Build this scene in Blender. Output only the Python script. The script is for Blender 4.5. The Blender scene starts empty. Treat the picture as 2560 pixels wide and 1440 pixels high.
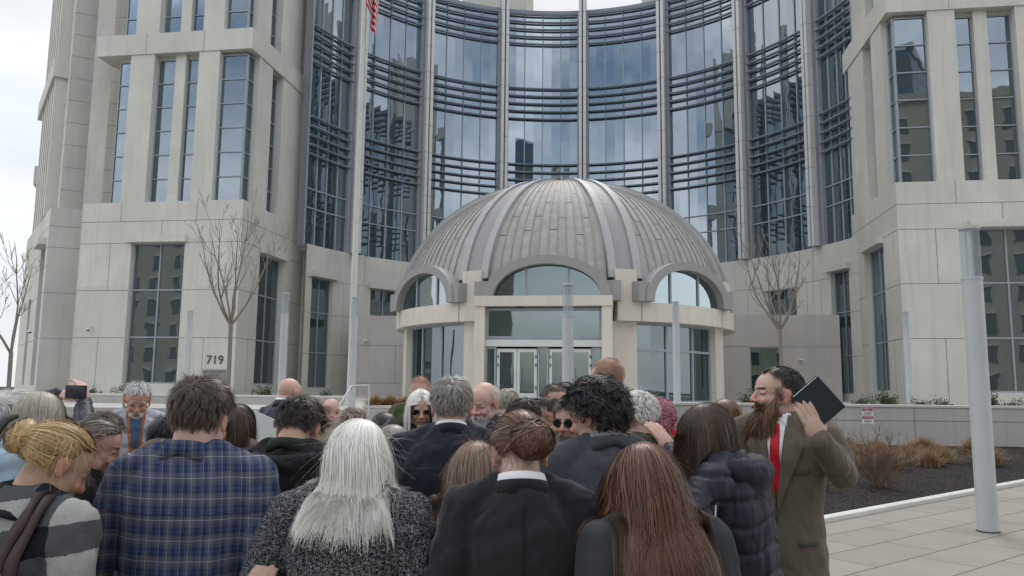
import bpy, bmesh, math, random
import numpy as np
from math import radians as R_, sin, cos, pi
from mathutils import Vector, Matrix
from mathutils.bvhtree import BVHTree
SC = bpy.context.scene
COL = SC.collection
random.seed(7); RNG = np.random.default_rng(7)
# ------------------------------------------------------------------ camera
cam = bpy.data.cameras.new('camera'); camo = bpy.data.objects.new('camera', cam); COL.objects.link(camo)
cam.sensor_width = 36; cam.lens = 27.42; cam.clip_end = 2000; cam.clip_start = 0.05
camo.matrix_world = Matrix.Translation((0, 0, 1.75)) @ Matrix.Rotation(R_(97.2), 4, 'X') @ Matrix.Rotation(R_(0.59), 4, 'Z')
SC.camera = camo
SC.view_settings.view_transform = 'Standard'; SC.view_settings.look = 'None'
SC.view_settings.exposure = 0.82; SC.view_settings.gamma = 1
# ------------------------------------------------------------------ world: Nishita sky seen through broken cloud
SUN_EL, SUN_AZ = 52, 8      # thin cloud, sun ahead of the camera behind the building
W = bpy.data.worlds.new('World'); SC.world = W; W.use_nodes = True
nt = W.node_tree; nt.nodes.clear()
def N(t, **k):
    n = nt.nodes.new(t)
    for a, b in k.items(): setattr(n, a, b)
    return n
def L(a, b): nt.links.new(a, b)
out = N('ShaderNodeOutputWorld'); bg = N('ShaderNodeBackground'); L(bg.outputs[0], out.inputs[0])
sky = N('ShaderNodeTexSky', sky_type='NISHITA', sun_disc=False)
sky.sun_elevation = R_(SUN_EL); sky.sun_rotation = R_(SUN_AZ); sky.air_density = 1.3; sky.dust_density = 1.5
bg.inputs[1].default_value = 0.1
tc = N('ShaderNodeTexCoord')
mp = N('ShaderNodeMapping'); mp.inputs['Scale'].default_value = (1, 1, 2.6); mp.inputs['Location'].default_value = (3.1, .4, 1.7)
L(tc.outputs['Generated'], mp.inputs[0])
n1 = N('ShaderNodeTexNoise'); n1.inputs['Scale'].default_value = 1.7; n1.inputs['Detail'].default_value = 7; n1.inputs['Roughness'].default_value = .55
L(mp.outputs[0], n1.inputs[0])
sep = N('ShaderNodeSeparateXYZ'); L(tc.outputs['Generated'], sep.inputs[0])
# cloud cover: solid towards the north (ahead), broken behind the camera
mad = N('ShaderNodeMath', operation='MULTIPLY_ADD'); L(sep.outputs[1], mad.inputs[0]); mad.inputs[1].default_value = .16; L(n1.outputs[0], mad.inputs[2])
cr = N('ShaderNodeValToRGB'); cr.color_ramp.elements[0].position = .22; cr.color_ramp.elements[1].position = .54
L(mad.outputs[0], cr.inputs[0])
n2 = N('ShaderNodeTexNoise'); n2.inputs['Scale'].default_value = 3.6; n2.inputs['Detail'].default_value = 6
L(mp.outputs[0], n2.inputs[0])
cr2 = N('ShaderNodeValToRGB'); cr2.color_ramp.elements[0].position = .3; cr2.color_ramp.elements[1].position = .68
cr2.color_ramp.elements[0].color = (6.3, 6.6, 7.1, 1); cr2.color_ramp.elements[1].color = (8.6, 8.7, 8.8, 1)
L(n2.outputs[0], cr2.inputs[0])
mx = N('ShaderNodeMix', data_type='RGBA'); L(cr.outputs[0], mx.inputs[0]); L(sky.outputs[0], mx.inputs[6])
# gain added: unseen cloud behind camera brightened to light the facade, bank ahead dimmed
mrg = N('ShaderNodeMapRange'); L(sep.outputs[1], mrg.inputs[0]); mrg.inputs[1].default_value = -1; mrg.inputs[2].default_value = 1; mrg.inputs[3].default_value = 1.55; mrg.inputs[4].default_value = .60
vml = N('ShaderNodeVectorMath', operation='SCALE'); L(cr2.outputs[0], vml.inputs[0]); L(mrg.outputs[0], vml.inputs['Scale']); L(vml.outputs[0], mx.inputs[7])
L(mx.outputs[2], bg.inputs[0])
sl = bpy.data.lights.new('sun', 'SUN'); sl.energy = 0.7; sl.angle = R_(18); sl.color = (1, .96, .9)
so = bpy.data.objects.new('sun', sl); COL.objects.link(so)
d = Vector((sin(R_(SUN_AZ)) * cos(R_(SUN_EL)), cos(R_(SUN_AZ)) * cos(R_(SUN_EL)), sin(R_(SUN_EL))))
so.rotation_euler = d.to_track_quat('Z', 'Y').to_euler(); so.location = (0, 0, 60)
# ------------------------------------------------------------------ materials
MATS = {}
class NB:
    def __init__(s, name, rough=.6, spec=.5, metal=0, color=(.5, .5, .5)):
        s.m = bpy.data.materials.new(name); s.m.use_nodes = True; s.t = s.m.node_tree
        s.b = s.t.nodes['Principled BSDF']; s.b.inputs['Roughness'].default_value = rough
        s.b.inputs['Specular IOR Level'].default_value = spec; s.b.inputs['Metallic'].default_value = metal
        s.b.inputs['Base Color'].default_value = (*color, 1); MATS[name] = s.m
    def n(s, t, ins={}, **k):
        x = s.t.nodes.new(t)
        for a, b in k.items(): setattr(x, a, b)
        for a, b in ins.items():
            if hasattr(b, 'node'): s.t.links.new(b, x.inputs[a])
            else: x.inputs[a].default_value = b
        return x
    def l(s, a, b): s.t.links.new(a, b)
    def coord(s, kind='Object', scale=(1, 1, 1), rot=(0, 0, 0), loc=(0, 0, 0)):
        c = s.n('ShaderNodeTexCoord'); m = s.n('ShaderNodeMapping', {'Scale': scale, 'Rotation': rot, 'Location': loc}); s.l(c.outputs[kind], m.inputs[0]); return m.outputs[0]
    def noise(s, v, scale, detail=4, rough=.5, dist=0):
        return s.n('ShaderNodeTexNoise', {'Vector': v, 'Scale': scale, 'Detail': detail, 'Roughness': rough, 'Distortion': dist}).outputs[0]
    def ramp(s, f, stops, interp='LINEAR'):
        r = s.n('ShaderNodeValToRGB', {0: f}); e = r.color_ramp; e.interpolation = interp
        while len(e.elements) < len(stops): e.elements.new(.5)
        for i, (p, c) in enumerate(stops):
            e.elements[i].position = p; e.elements[i].color = (*c, 1) if len(c) == 3 else c
        return r.outputs[0]
    def mix(s, f, a, b, mode='MIX'):
        m = s.n('ShaderNodeMix', data_type='RGBA', blend_type=mode)
        for i, x in ((0, f), (6, a), (7, b)):
            if hasattr(x, 'node'): s.l(x, m.inputs[i])
            elif i == 0: m.inputs[0].default_value = x
            else: m.inputs[i].default_value = (*x, 1)
        return m.outputs[2]
    def math(s, op, a, b=0, c=0):
        m = s.n('ShaderNodeMath', operation=op)
        for i, x in enumerate((a, b, c)):
            if hasattr(x, 'node'): s.l(x, m.inputs[i])
            else: m.inputs[i].default_value = x
        return m.outputs[0]
    def color(s, c):
        if hasattr(c, 'node'): s.l(c, s.b.inputs['Base Color'])
        else: s.b.inputs['Base Color'].default_value = (*c, 1)
        return s
    def bump(s, h, strength=.3, dist=.01):
        b = s.n('ShaderNodeBump', {'Strength': strength, 'Distance': dist, 'Height': h}); s.l(b.outputs[0], s.b.inputs['Normal']); return s
def stone(name, c, stain=.12, sc=1.0):
    m = NB(name, .85, .25)
    v = m.coord(); big = m.noise(v, .35 * sc, 5, .6); fine = m.noise(v, 9 * sc, 5, .7)
    vs = m.coord(scale=(2.2, 2.2, .12)); st = m.noise(vs, 1.3 * sc, 5, .65)
    k = lambda f: tuple(x * f for x in c)
    a = m.mix(m.ramp(big, [(.3, (0, 0, 0)), (.7, (1, 1, 1))]), k(.86), k(1.07))
    pb = m.n('ShaderNodeTexWhiteNoise', {'Vector': m.n('ShaderNodeVectorMath', {0: m.coord(scale=(.31, .31, .32), loc=(.3, .2, .43))}, operation='FLOOR').outputs[0]}).outputs[0]; a = m.mix(pb, a, m.mix(.5, a, k(.80)))
    a = m.mix(m.math('MULTIPLY', m.ramp(fine, [(.35, (0, 0, 0)), (.65, (1, 1, 1))]), .35), a, k(.84))
    a = m.mix(m.ramp(st, [(.5, (0, 0, 0)), (.78, (stain * 5,) * 3)]), a, tuple(x * .72 for x in c))
    return m.color(a).bump(fine, .15, .01)
stone('cast_stone', (.64, .62, .555), .13)
stone('warm_stone', (.70, .645, .56), .13)
stone('grey_stone', (.54, .51, .47), .12)
stone('planter_concrete', (.50, .485, .455), .2)
stone('cap_stone', (.62, .61, .57), .1)
NB('joint', .9, .1, color=(.2, .195, .185))
def metal(name, c, rough=.45, met=.0):
    m = NB(name, rough, .5, met); v = m.coord(); f = m.noise(v, 3, 4)
    m.color(m.mix(f, tuple(x * .88 for x in c), tuple(x * 1.08 for x in c))); return m
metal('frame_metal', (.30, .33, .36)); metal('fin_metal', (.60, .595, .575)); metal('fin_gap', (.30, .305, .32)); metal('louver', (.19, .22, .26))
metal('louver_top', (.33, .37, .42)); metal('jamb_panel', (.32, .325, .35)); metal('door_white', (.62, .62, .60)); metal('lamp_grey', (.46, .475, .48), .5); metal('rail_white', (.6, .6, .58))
metal('zinc_arch', (.29, .28, .27), .55); metal('dark_metal', (.05, .05, .055)); metal('rib_zinc', (.37, .36, .355), .5)
def glass(name, base, tint, f, wav=.02, scale=.5):
    m = bpy.data.materials.new(name); m.use_nodes = True; MATS[name] = m; t = m.node_tree; t.nodes.clear()
    o = t.nodes.new('ShaderNodeOutputMaterial'); mixn = t.nodes.new('ShaderNodeMixShader'); d_ = t.nodes.new('ShaderNodeBsdfDiffuse'); g = t.nodes.new('ShaderNodeBsdfGlossy')
    d_.inputs[0].default_value = (*base, 1); g.inputs[0].default_value = (*tint, 1); g.inputs['Roughness'].default_value = .015
    lw = t.nodes.new('ShaderNodeLayerWeight'); lw.inputs[0].default_value = .35
    mr = t.nodes.new('ShaderNodeMapRange'); mr.inputs[3].default_value = f; mr.inputs[4].default_value = .95; t.links.new(lw.outputs['Fresnel'], mr.inputs[0])
    t.links.new(mr.outputs[0], mixn.inputs[0]); t.links.new(d_.outputs[0], mixn.inputs[1]); t.links.new(g.outputs[0], mixn.inputs[2]); t.links.new(mixn.outputs[0], o.inputs[0])
    c = t.nodes.new('ShaderNodeTexCoord'); n_ = t.nodes.new('ShaderNodeTexNoise'); n_.inputs['Scale'].default_value = scale; n_.inputs['Detail'].default_value = 1.5
    t.links.new(c.outputs['Object'], n_.inputs[0]); b = t.nodes.new('ShaderNodeBump'); b.inputs['Strength'].default_value = 1; b.inputs['Distance'].default_value = wav
    t.links.new(n_.outputs[0], b.inputs['Height']); t.links.new(b.outputs[0], g.inputs['Normal'])
glass('curtain_glass', (.035, .06, .068), (.46, .52, .565), .50, .012, .45)
glass('tower_glass', (.05, .065, .062), (.36, .42, .47), .44, .007, .5)
glass('pavilion_glass', (.015, .035, .035), (.36, .43, .44), .34, .006, .5)
# zinc standing-seam sheets on the dome (colour varies per sheet through an attribute)
m = NB('dome_zinc', .6, .3, .0); at = m.n('ShaderNodeAttribute', attribute_name='tint'); v = m.coord(); f = m.noise(v, 2.5, 5, .6)
c_ = m.mix(m.ramp(f, [(.3, (0, 0, 0)), (.7, (1, 1, 1))]), (.32, .298, .275), (.42, .395, .37)); m.color(m.mix(1.0, c_, at.outputs['Color'], 'MULTIPLY'))
m.l(m.math('MULTIPLY_ADD', f, .15, .55), m.b.inputs['Roughness'])
# ------------------------------------------------------------------ mesh helpers
class MB:
    """collects quads; slots of material by name; builds ONE mesh object"""
    def __init__(s): s.v = []; s.f = []; s.m = []; s.names = []
    def slot(s, n):
        if n not in s.names: s.names.append(n)
        return s.names.index(n)
    def quad(s, pts, mat):
        i = len(s.v); s.v += [tuple(p) for p in pts]; s.f.append(tuple(range(i, i + len(pts)))); s.m.append(s.slot(mat)); return s
    def hexa(s, p, mat):        # p: 8 points bottom ring 0-3, top ring 4-7
        i = len(s.v); s.v += [tuple(q) for q in p]; k = s.slot(mat)
        for f in ((3, 2, 1, 0), (4, 5, 6, 7), (0, 1, 5, 4), (1, 2, 6, 5), (2, 3, 7, 6), (3, 0, 4, 7)):
            s.f.append(tuple(i + j for j in f)); s.m.append(k)
        return s
    def box(s, x0, x1, y0, y1, z0, z1, mat):
        x0, x1 = sorted((x0, x1)); y0, y1 = sorted((y0, y1))
        return s.hexa([(x0, y0, z0), (x1, y0, z0), (x1, y1, z0), (x0, y1, z0), (x0, y0, z1), (x1, y0, z1), (x1, y1, z1), (x0, y1, z1)], mat)
    def grid(s, P, mat, close_u=False):
        P = np.asarray(P); a, b = P.shape[:2]; i = len(s.v); s.v += [tuple(p) for p in P.reshape(-1, 3)]; k = s.slot(mat)
        for r in range(a - 1):
            for c in range(b if close_u else b - 1):
                c2 = (c + 1) % b
                s.f.append((i + r * b + c, i + r * b + c2, i + (r + 1) * b + c2, i + (r + 1) * b + c)); s.m.append(k)
        return s
    def tube(s, pts, rad, mat, n=8, cap=True):
        pts = [Vector(p) for p in pts]; rad = rad if hasattr(rad, '__len__') else [rad] * len(pts); rings = []; prev = None
        for i, p in enumerate(pts):
            t = (pts[min(i + 1, len(pts) - 1)] - pts[max(i - 1, 0)]).normalized()
            if prev is None: a = t.orthogonal().normalized()
            else: a = (prev - t * prev.dot(t)).normalized()
            prev = a; b = t.cross(a)
            rings.append([p + (a * cos(2 * pi * j / n) + b * sin(2 * pi * j / n)) * rad[i] for j in range(n)])
        s.grid(rings, mat, True)
        if cap: s.quad(rings[0][::-1], mat); s.quad(rings[-1], mat)
        return s
    def build(s, name, parent=None, smooth=False, label=None, bevel=0):
        me = bpy.data.meshes.new(name); me.from_pydata(s.v, [], s.f)
        for n in s.names: me.materials.append(MATS[n])
        me.polygons.foreach_set('material_index', s.m); me.update()
        if smooth: me.polygons.foreach_set('use_smooth', [True] * len(me.polygons))
        o = bpy.data.objects.new(name, me); COL.objects.link(o)
        if parent is not None: o.parent = parent
        if label: o['label'] = label
        if bevel:
            b = o.modifiers.new('bevel', 'BEVEL'); b.width = bevel; b.segments = 2; b.limit_method = 'ANGLE'
        return o
def tag(o, label, cat=None, group=None, kind=None):
    if label: o['label'] = label
    if cat: o['category'] = cat
    if group: o['group'] = group
    if kind: o['kind'] = kind
    return o
def empty(name, loc=(0, 0, 0), rz=0, label=None, cat=None, group=None):
    o = bpy.data.objects.new(name, None); COL.objects.link(o); o.location = loc; o.rotation_euler = (0, 0, rz); o.empty_display_size = .2
    return tag(o, label, cat, group)
def copy_tree(o, parent=None):
    c = o.copy(); COL.objects.link(c)
    if parent is not None: c.parent = parent
    for ch in list(o.children): copy_tree(ch, c)
    return c
def wall(mb, fn, s0, s1, z0, z1, openings, mat, depth=.5, ds=None, joints=(), jw=.035):
    """fn(s, z, d) -> point, d = depth behind the face. Panel with holes, reveals, and sunk joint lines"""
    S = {s0, s1}; Z = {z0, z1}
    for a, b, c, d_ in openings: S |= {a, b}; Z |= {c, d_}
    if ds:
        k = s0
        while k < s1: S.add(k); k += ds
    S = sorted(x for x in S if s0 <= x <= s1); Z = sorted(x for x in Z if z0 <= x <= z1)
    for a, b in zip(S, S[1:]):
        if b - a < 1e-6: continue
        for c, e in zip(Z, Z[1:]):
            cs, cz = (a + b) / 2, (c + e) / 2
            if any(o[0] < cs < o[1] and o[2] < cz < o[3] for o in openings): continue
            mb.quad([fn(a, c, 0), fn(b, c, 0), fn(b, e, 0), fn(a, e, 0)], mat)
    for a, b, c, e in openings:
        n = 1 if not ds else max(1, int((b - a) / ds))
        mb.quad([fn(a, c, 0), fn(a, c, depth), fn(a, e, depth), fn(a, e, 0)], mat); mb.quad([fn(b, c, depth), fn(b, c, 0), fn(b, e, 0), fn(b, e, depth)], mat)
        for i in range(n):
            p, q = a + (b - a) * i / n, a + (b - a) * (i + 1) / n
            mb.quad([fn(p, e, 0), fn(p, e, depth), fn(q, e, depth), fn(q, e, 0)], mat); mb.quad([fn(p, c, 0), fn(q, c, 0), fn(q, c, depth), fn(p, c, depth)], mat)
    for (a, c, b, e) in joints:      # joint a,c -> b,e (horizontal or vertical)
        sk = jw / 2 / (abs((Vector(fn(1.0001, 0, 0)) - Vector(fn(1, 0, 0))).length) * 1e4)
        segs = [(a, b)]
        if abs(e - c) < 1e-6:
            n = 1 if not ds else max(1, int((b - a) / ds)); cu = sorted({a, b} | {x for o in openings if o[2] < c < o[3] for x in o[:2] if a < x < b} | {a + (b - a) * i / n for i in range(n)})
            for p, q in zip(cu, cu[1:]):
                if any(o[0] < (p + q) / 2 < o[1] and o[2] < c < o[3] for o in openings): continue
                mb.quad([fn(p, c - jw / 2, -.004), fn(q, c - jw / 2, -.004), fn(q, c + jw / 2, -.004), fn(p, c + jw / 2, -.004)], 'joint')
        else:
            mb.quad([fn(a - sk, c, -.004), fn(a + sk, c, -.004), fn(a + sk, e, -.004), fn(a - sk, e, -.004)], 'joint')
def window(parent, fn, s0, s1, z0, z1, depth, ns, zs, gmat, fmat='frame_metal', fw=.07, sk=1.0, name='window', sub=4, label=None):
    """glazing pane as part, frame with mullions as its child"""
    g = MB(); sub = sub if sk != 1.0 else 1
    for i in range(sub):
        a, b = s0 + (s1 - s0) * i / sub, s0 + (s1 - s0) * (i + 1) / sub
        g.quad([fn(a, z0, depth - .08), fn(b, z0, depth - .08), fn(b, z1, depth - .08), fn(a, z1, depth - .08)], gmat)
    w = g.build(name, parent, label=label); f = MB(); h = fw / 2 / sk
    def bar(a, b, c, e):
        n = sub if (b - a) > 4 * h else 1
        for i in range(n):
            p, q = a + (b - a) * i / n, a + (b - a) * (i + 1) / n
            f.hexa([fn(p, c, depth - .16), fn(q, c, depth - .16), fn(q, c, depth), fn(p, c, depth), fn(p, e, depth - .16), fn(q, e, depth - .16), fn(q, e, depth), fn(p, e, depth)], fmat)
    bar(s0, s0 + 2 * h, z0, z1); bar(s1 - 2 * h, s1, z0, z1); bar(s0 + 2 * h, s1 - 2 * h, z0, z0 + fw); bar(s0 + 2 * h, s1 - 2 * h, z1 - fw, z1)
    if hasattr(ns, '__len__'): cuts = list(ns)
    else: cuts = [s0 + (s1 - s0) * i / ns for i in range(1, ns)]
    for x in cuts: bar(x - h, x + h, z0 + fw, z1 - fw)
    edges = [s0 + 2 * h] + sorted(cuts) + [s1 - 2 * h]
    for z in zs:
        for i in range(len(edges) - 1):
            a = edges[i] + (h if i else 0); b = edges[i + 1] - (h if i < len(edges) - 2 else 0)
            bar(a, b, z - fw / 2, z + fw / 2)
    f.build('window_frame', w); return w
# ------------------------------------------------------------------ courthouse (local frame: x across, y into the court, origin at the dome centre)
CX, CY, ANG = 3.1, 47.0, -8.4
court = empty('courthouse', (CX, CY, 0), R_(ANG), 'pale stone courthouse with concave glass front between two towers', 'building')
CV, CR = 2.0, 20.0
def cyl(R0=CR, cv=CV):
    return lambda a, z, d: ((R0 + d) * sin(R_(a)), cv + (R0 + d) * cos(R_(a)), z)
def hood(fn, a, b, z, out=.38, h=.42, n=1, mat='cast_stone', name='window_hood'):
    mb = MB()
    for i in range(n):
        p, q = a + (b - a) * i / n, a + (b - a) * (i + 1) / n
        mb.hexa([fn(p, z, -out), fn(q, z, -out), fn(q, z, 0), fn(p, z, 0), fn(p, z + h, -out), fn(q, z + h, -out), fn(q, z + h, 0), fn(p, z + h, 0)], mat)
    return mb.build(name, court)
# curved stone base wall under the curtain wall
fc = cyl()
wins = [(-74, -67.3, 1.5, 9.7), (-56.1, -47.8, 7.3, 9.5), (47.3, 55, 7.0, 9.3), (65.0, 70.6, 1.5, 10.0)]
mb = MB()
wall(mb, fc, -76, 74, .6, 12.05, wins, 'cast_stone', .45, 2.0, joints=[(-76, z, 74, z) for z in (9.6, 7.0, 4.0)] + [(a, 4.0, a, 9.6) for a in (-64, -60, -45, 42, 58, 62)] + [(a, 9.6, a, 12.05) for a in (-58, -41, -20, 0, 20, 45, 60)], jw=.03)
mb.quad([fc(-76, .6, 0), fc(-76, 12.05, 0), (-20.81, 9.6, 12.05), (-20.81, 9.6, .6)], 'cast_stone')
for i in range(75):
    a, b = -76 + 2 * i, -74 + 2 * i
    mb.quad([fc(a, 12.05, 0), fc(b, 12.05, 0), fc(b, 12.05, 1.2), fc(a, 12.05, 1.2)], 'cast_stone')
mb.build('curved_base_wall', court)
for w_ in wins:
    big = w_[3] - w_[2] > 4
    window(court, fc, w_[0], w_[1], w_[2], w_[3], .45, 2, (4.1, 7.1) if big else (), 'tower_glass', sk=.35, name='window')
    hood(fc, w_[0] - .8, w_[1] + .8, w_[3], n=3)
# curtain wall
TOPG = 36.3
fins = [-77.2, -62, -42, -21, 0, 21, 42, 62, 75]
bands = [(26.1, 29.0), (18.9, 21.8), (33.3, 36.15)]
for i, (a, b) in enumerate(zip(fins, fins[1:])):
    a0, b0 = a + 1.15, b - 1.15; fg = cyl(20.35)
    g = MB(); n = 8
    for k in range(n):
        p, q = a0 + (b0 - a0) * k / n, a0 + (b0 - a0) * (k + 1) / n
        g.quad([fg(p, 12.05, 0), fg(q, 12.05, 0), fg(q, TOPG, 0), fg(p, TOPG, 0)], 'curtain_glass')
    bay = g.build('glass_bay', court)
    mu = MB(); n = 8
    def rail(z0, z1, r0, r1, mat, w0=a0, w1=b0, mbx=None):
        t = mbx or mu; f1, f2 = cyl(r0), cyl(r1)
        for k in range(n):
            p, q = w0 + (w1 - w0) * k / n, w0 + (w1 - w0) * (k + 1) / n
            t.hexa([f1(p, z0, 0), f1(q, z0, 0), f2(q, z0, 0), f2(p, z0, 0), f1(p, z1, 0), f1(q, z1, 0), f2(q, z1, 0), f2(p, z1, 0)], mat)
    lowz = [12.08, 14.85, 16.3] + [z for bd in bands for z in bd]
    for z in (14.85, 16.3): rail(z - .04, z + .04, 20.22, 20.34, 'louver_top')
    ang = [a0 + (b0 - a0) * k / 4 for k in (0, 1, 2, 3, 4)]
    for x in ang:
        hw = .12; f1, f2 = cyl(20.26), cyl(20.345)
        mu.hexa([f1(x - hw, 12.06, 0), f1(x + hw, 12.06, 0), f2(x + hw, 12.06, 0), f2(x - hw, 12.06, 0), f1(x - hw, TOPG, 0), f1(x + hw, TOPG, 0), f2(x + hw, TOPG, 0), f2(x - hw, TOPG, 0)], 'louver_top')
    mu.build('mullion_grid', bay)
    for z0, z1 in bands:
        lv = MB()
        for k in range(5):
            z = z0 + (z1 - z0) * k / 4
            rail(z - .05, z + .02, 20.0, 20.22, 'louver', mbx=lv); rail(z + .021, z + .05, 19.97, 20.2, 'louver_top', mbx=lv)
        for x in ang[1:4]:
            f1, f2 = cyl(20.221), cyl(20.258); hw = .09
            lv.hexa([f1(x - hw, z0 - .1, 0), f1(x + hw, z0 - .1, 0), f2(x + hw, z0 - .1, 0), f2(x - hw, z0 - .1, 0), f1(x - hw, z1 + .1, 0), f1(x + hw, z1 + .1, 0), f2(x + hw, z1 + .1, 0), f2(x - hw, z1 + .1, 0)], 'louver')
        lv.build('sun_louver', bay)
def fin(a):
    f = MB(); h = TOPG + (7.5 if abs(a) < 70 else 0)
    def seg(a0, a1, r0, r1, mat, z0=12.06, z1=h):
        f1, f2 = cyl(r0), cyl(r1)
        f.hexa([f1(a0, z0, 0), f1(a1, z0, 0), f2(a1, z0, 0), f2(a0, z0, 0), f1(a0, z1, 0), f1(a1, z1, 0), f2(a1, z1, 0), f2(a0, z1, 0)], mat)
    seg(a - .98, a + .98, 19.75, 20.5, 'fin_gap')
    seg(a - .95, a - .2, 19.3, 19.749, 'fin_metal'); seg(a + .2, a + .95, 19.3, 19.749, 'fin_metal')
    seg(a - 1.5, a - .981, 20.05, 20.5, 'jamb_panel', z1=TOPG); seg(a + .981, a + 1.5, 20.05, 20.5, 'jamb_panel', z1=TOPG)
    z = 14.9
    while z < h:
        for s0 in (-.955, .195): seg(a + s0, a + s0 + .76, 19.293, 19.7, 'joint', z, z + .03)
        z += 1.45 if (z < 18) else 2.4
    f.build('stone_fin', court)
for a in fins[1:-1]: fin(a)
r = MB(); f1, f2 = cyl(20.1), cyl(22)
for k in range(79):
    a = -79 + 2 * k; r.hexa([f1(a, TOPG, 0), f1(a + 2, TOPG, 0), f2(a + 2, TOPG, 0), f2(a, TOPG, 0), f1(a, TOPG + .3, 0), f1(a + 2, TOPG + .3, 0), f2(a + 2, TOPG + .3, 0), f2(a, TOPG + .3, 0)], 'louver')
r.build('roof_edge', court)
rb = MB()
for sx in (-1, 1): MB().box(sx * 5.6, sx * 12, 24.5, 30, 30, 47, 'cast_stone').build('stair_tower', court)
# back of the court (keeps light from leaking through)
bk = MB(); f1, f2 = cyl(20.6), cyl(20.9)
for k in range(40):
    a = -70 + 3.6 * k; bk.hexa([f1(a, .6, 0), f1(a + 3.6, .6, 0), f2(a + 3.6, .6, 0), f2(a, .6, 0), f1(a, TOPG, 0), f1(a + 3.6, TOPG, 0), f2(a + 3.6, TOPG, 0), f2(a, TOPG, 0)], 'dark_metal')
bk.build('core_wall', court)
MB().box(-20.79, -19.6, 8.0, 8.3, 12.06, 47, 'jamb_panel').build('return_panel', court)
MB().box(-22.4, -20.7, 9.36, 9.7, 13.66, 47, 'cast_stone').build('return_wall', court)
MB().box(-20.79, -19.7, 9.35, 9.6, .6, 12.05, 'cast_stone').build('return_wall', court)
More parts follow.
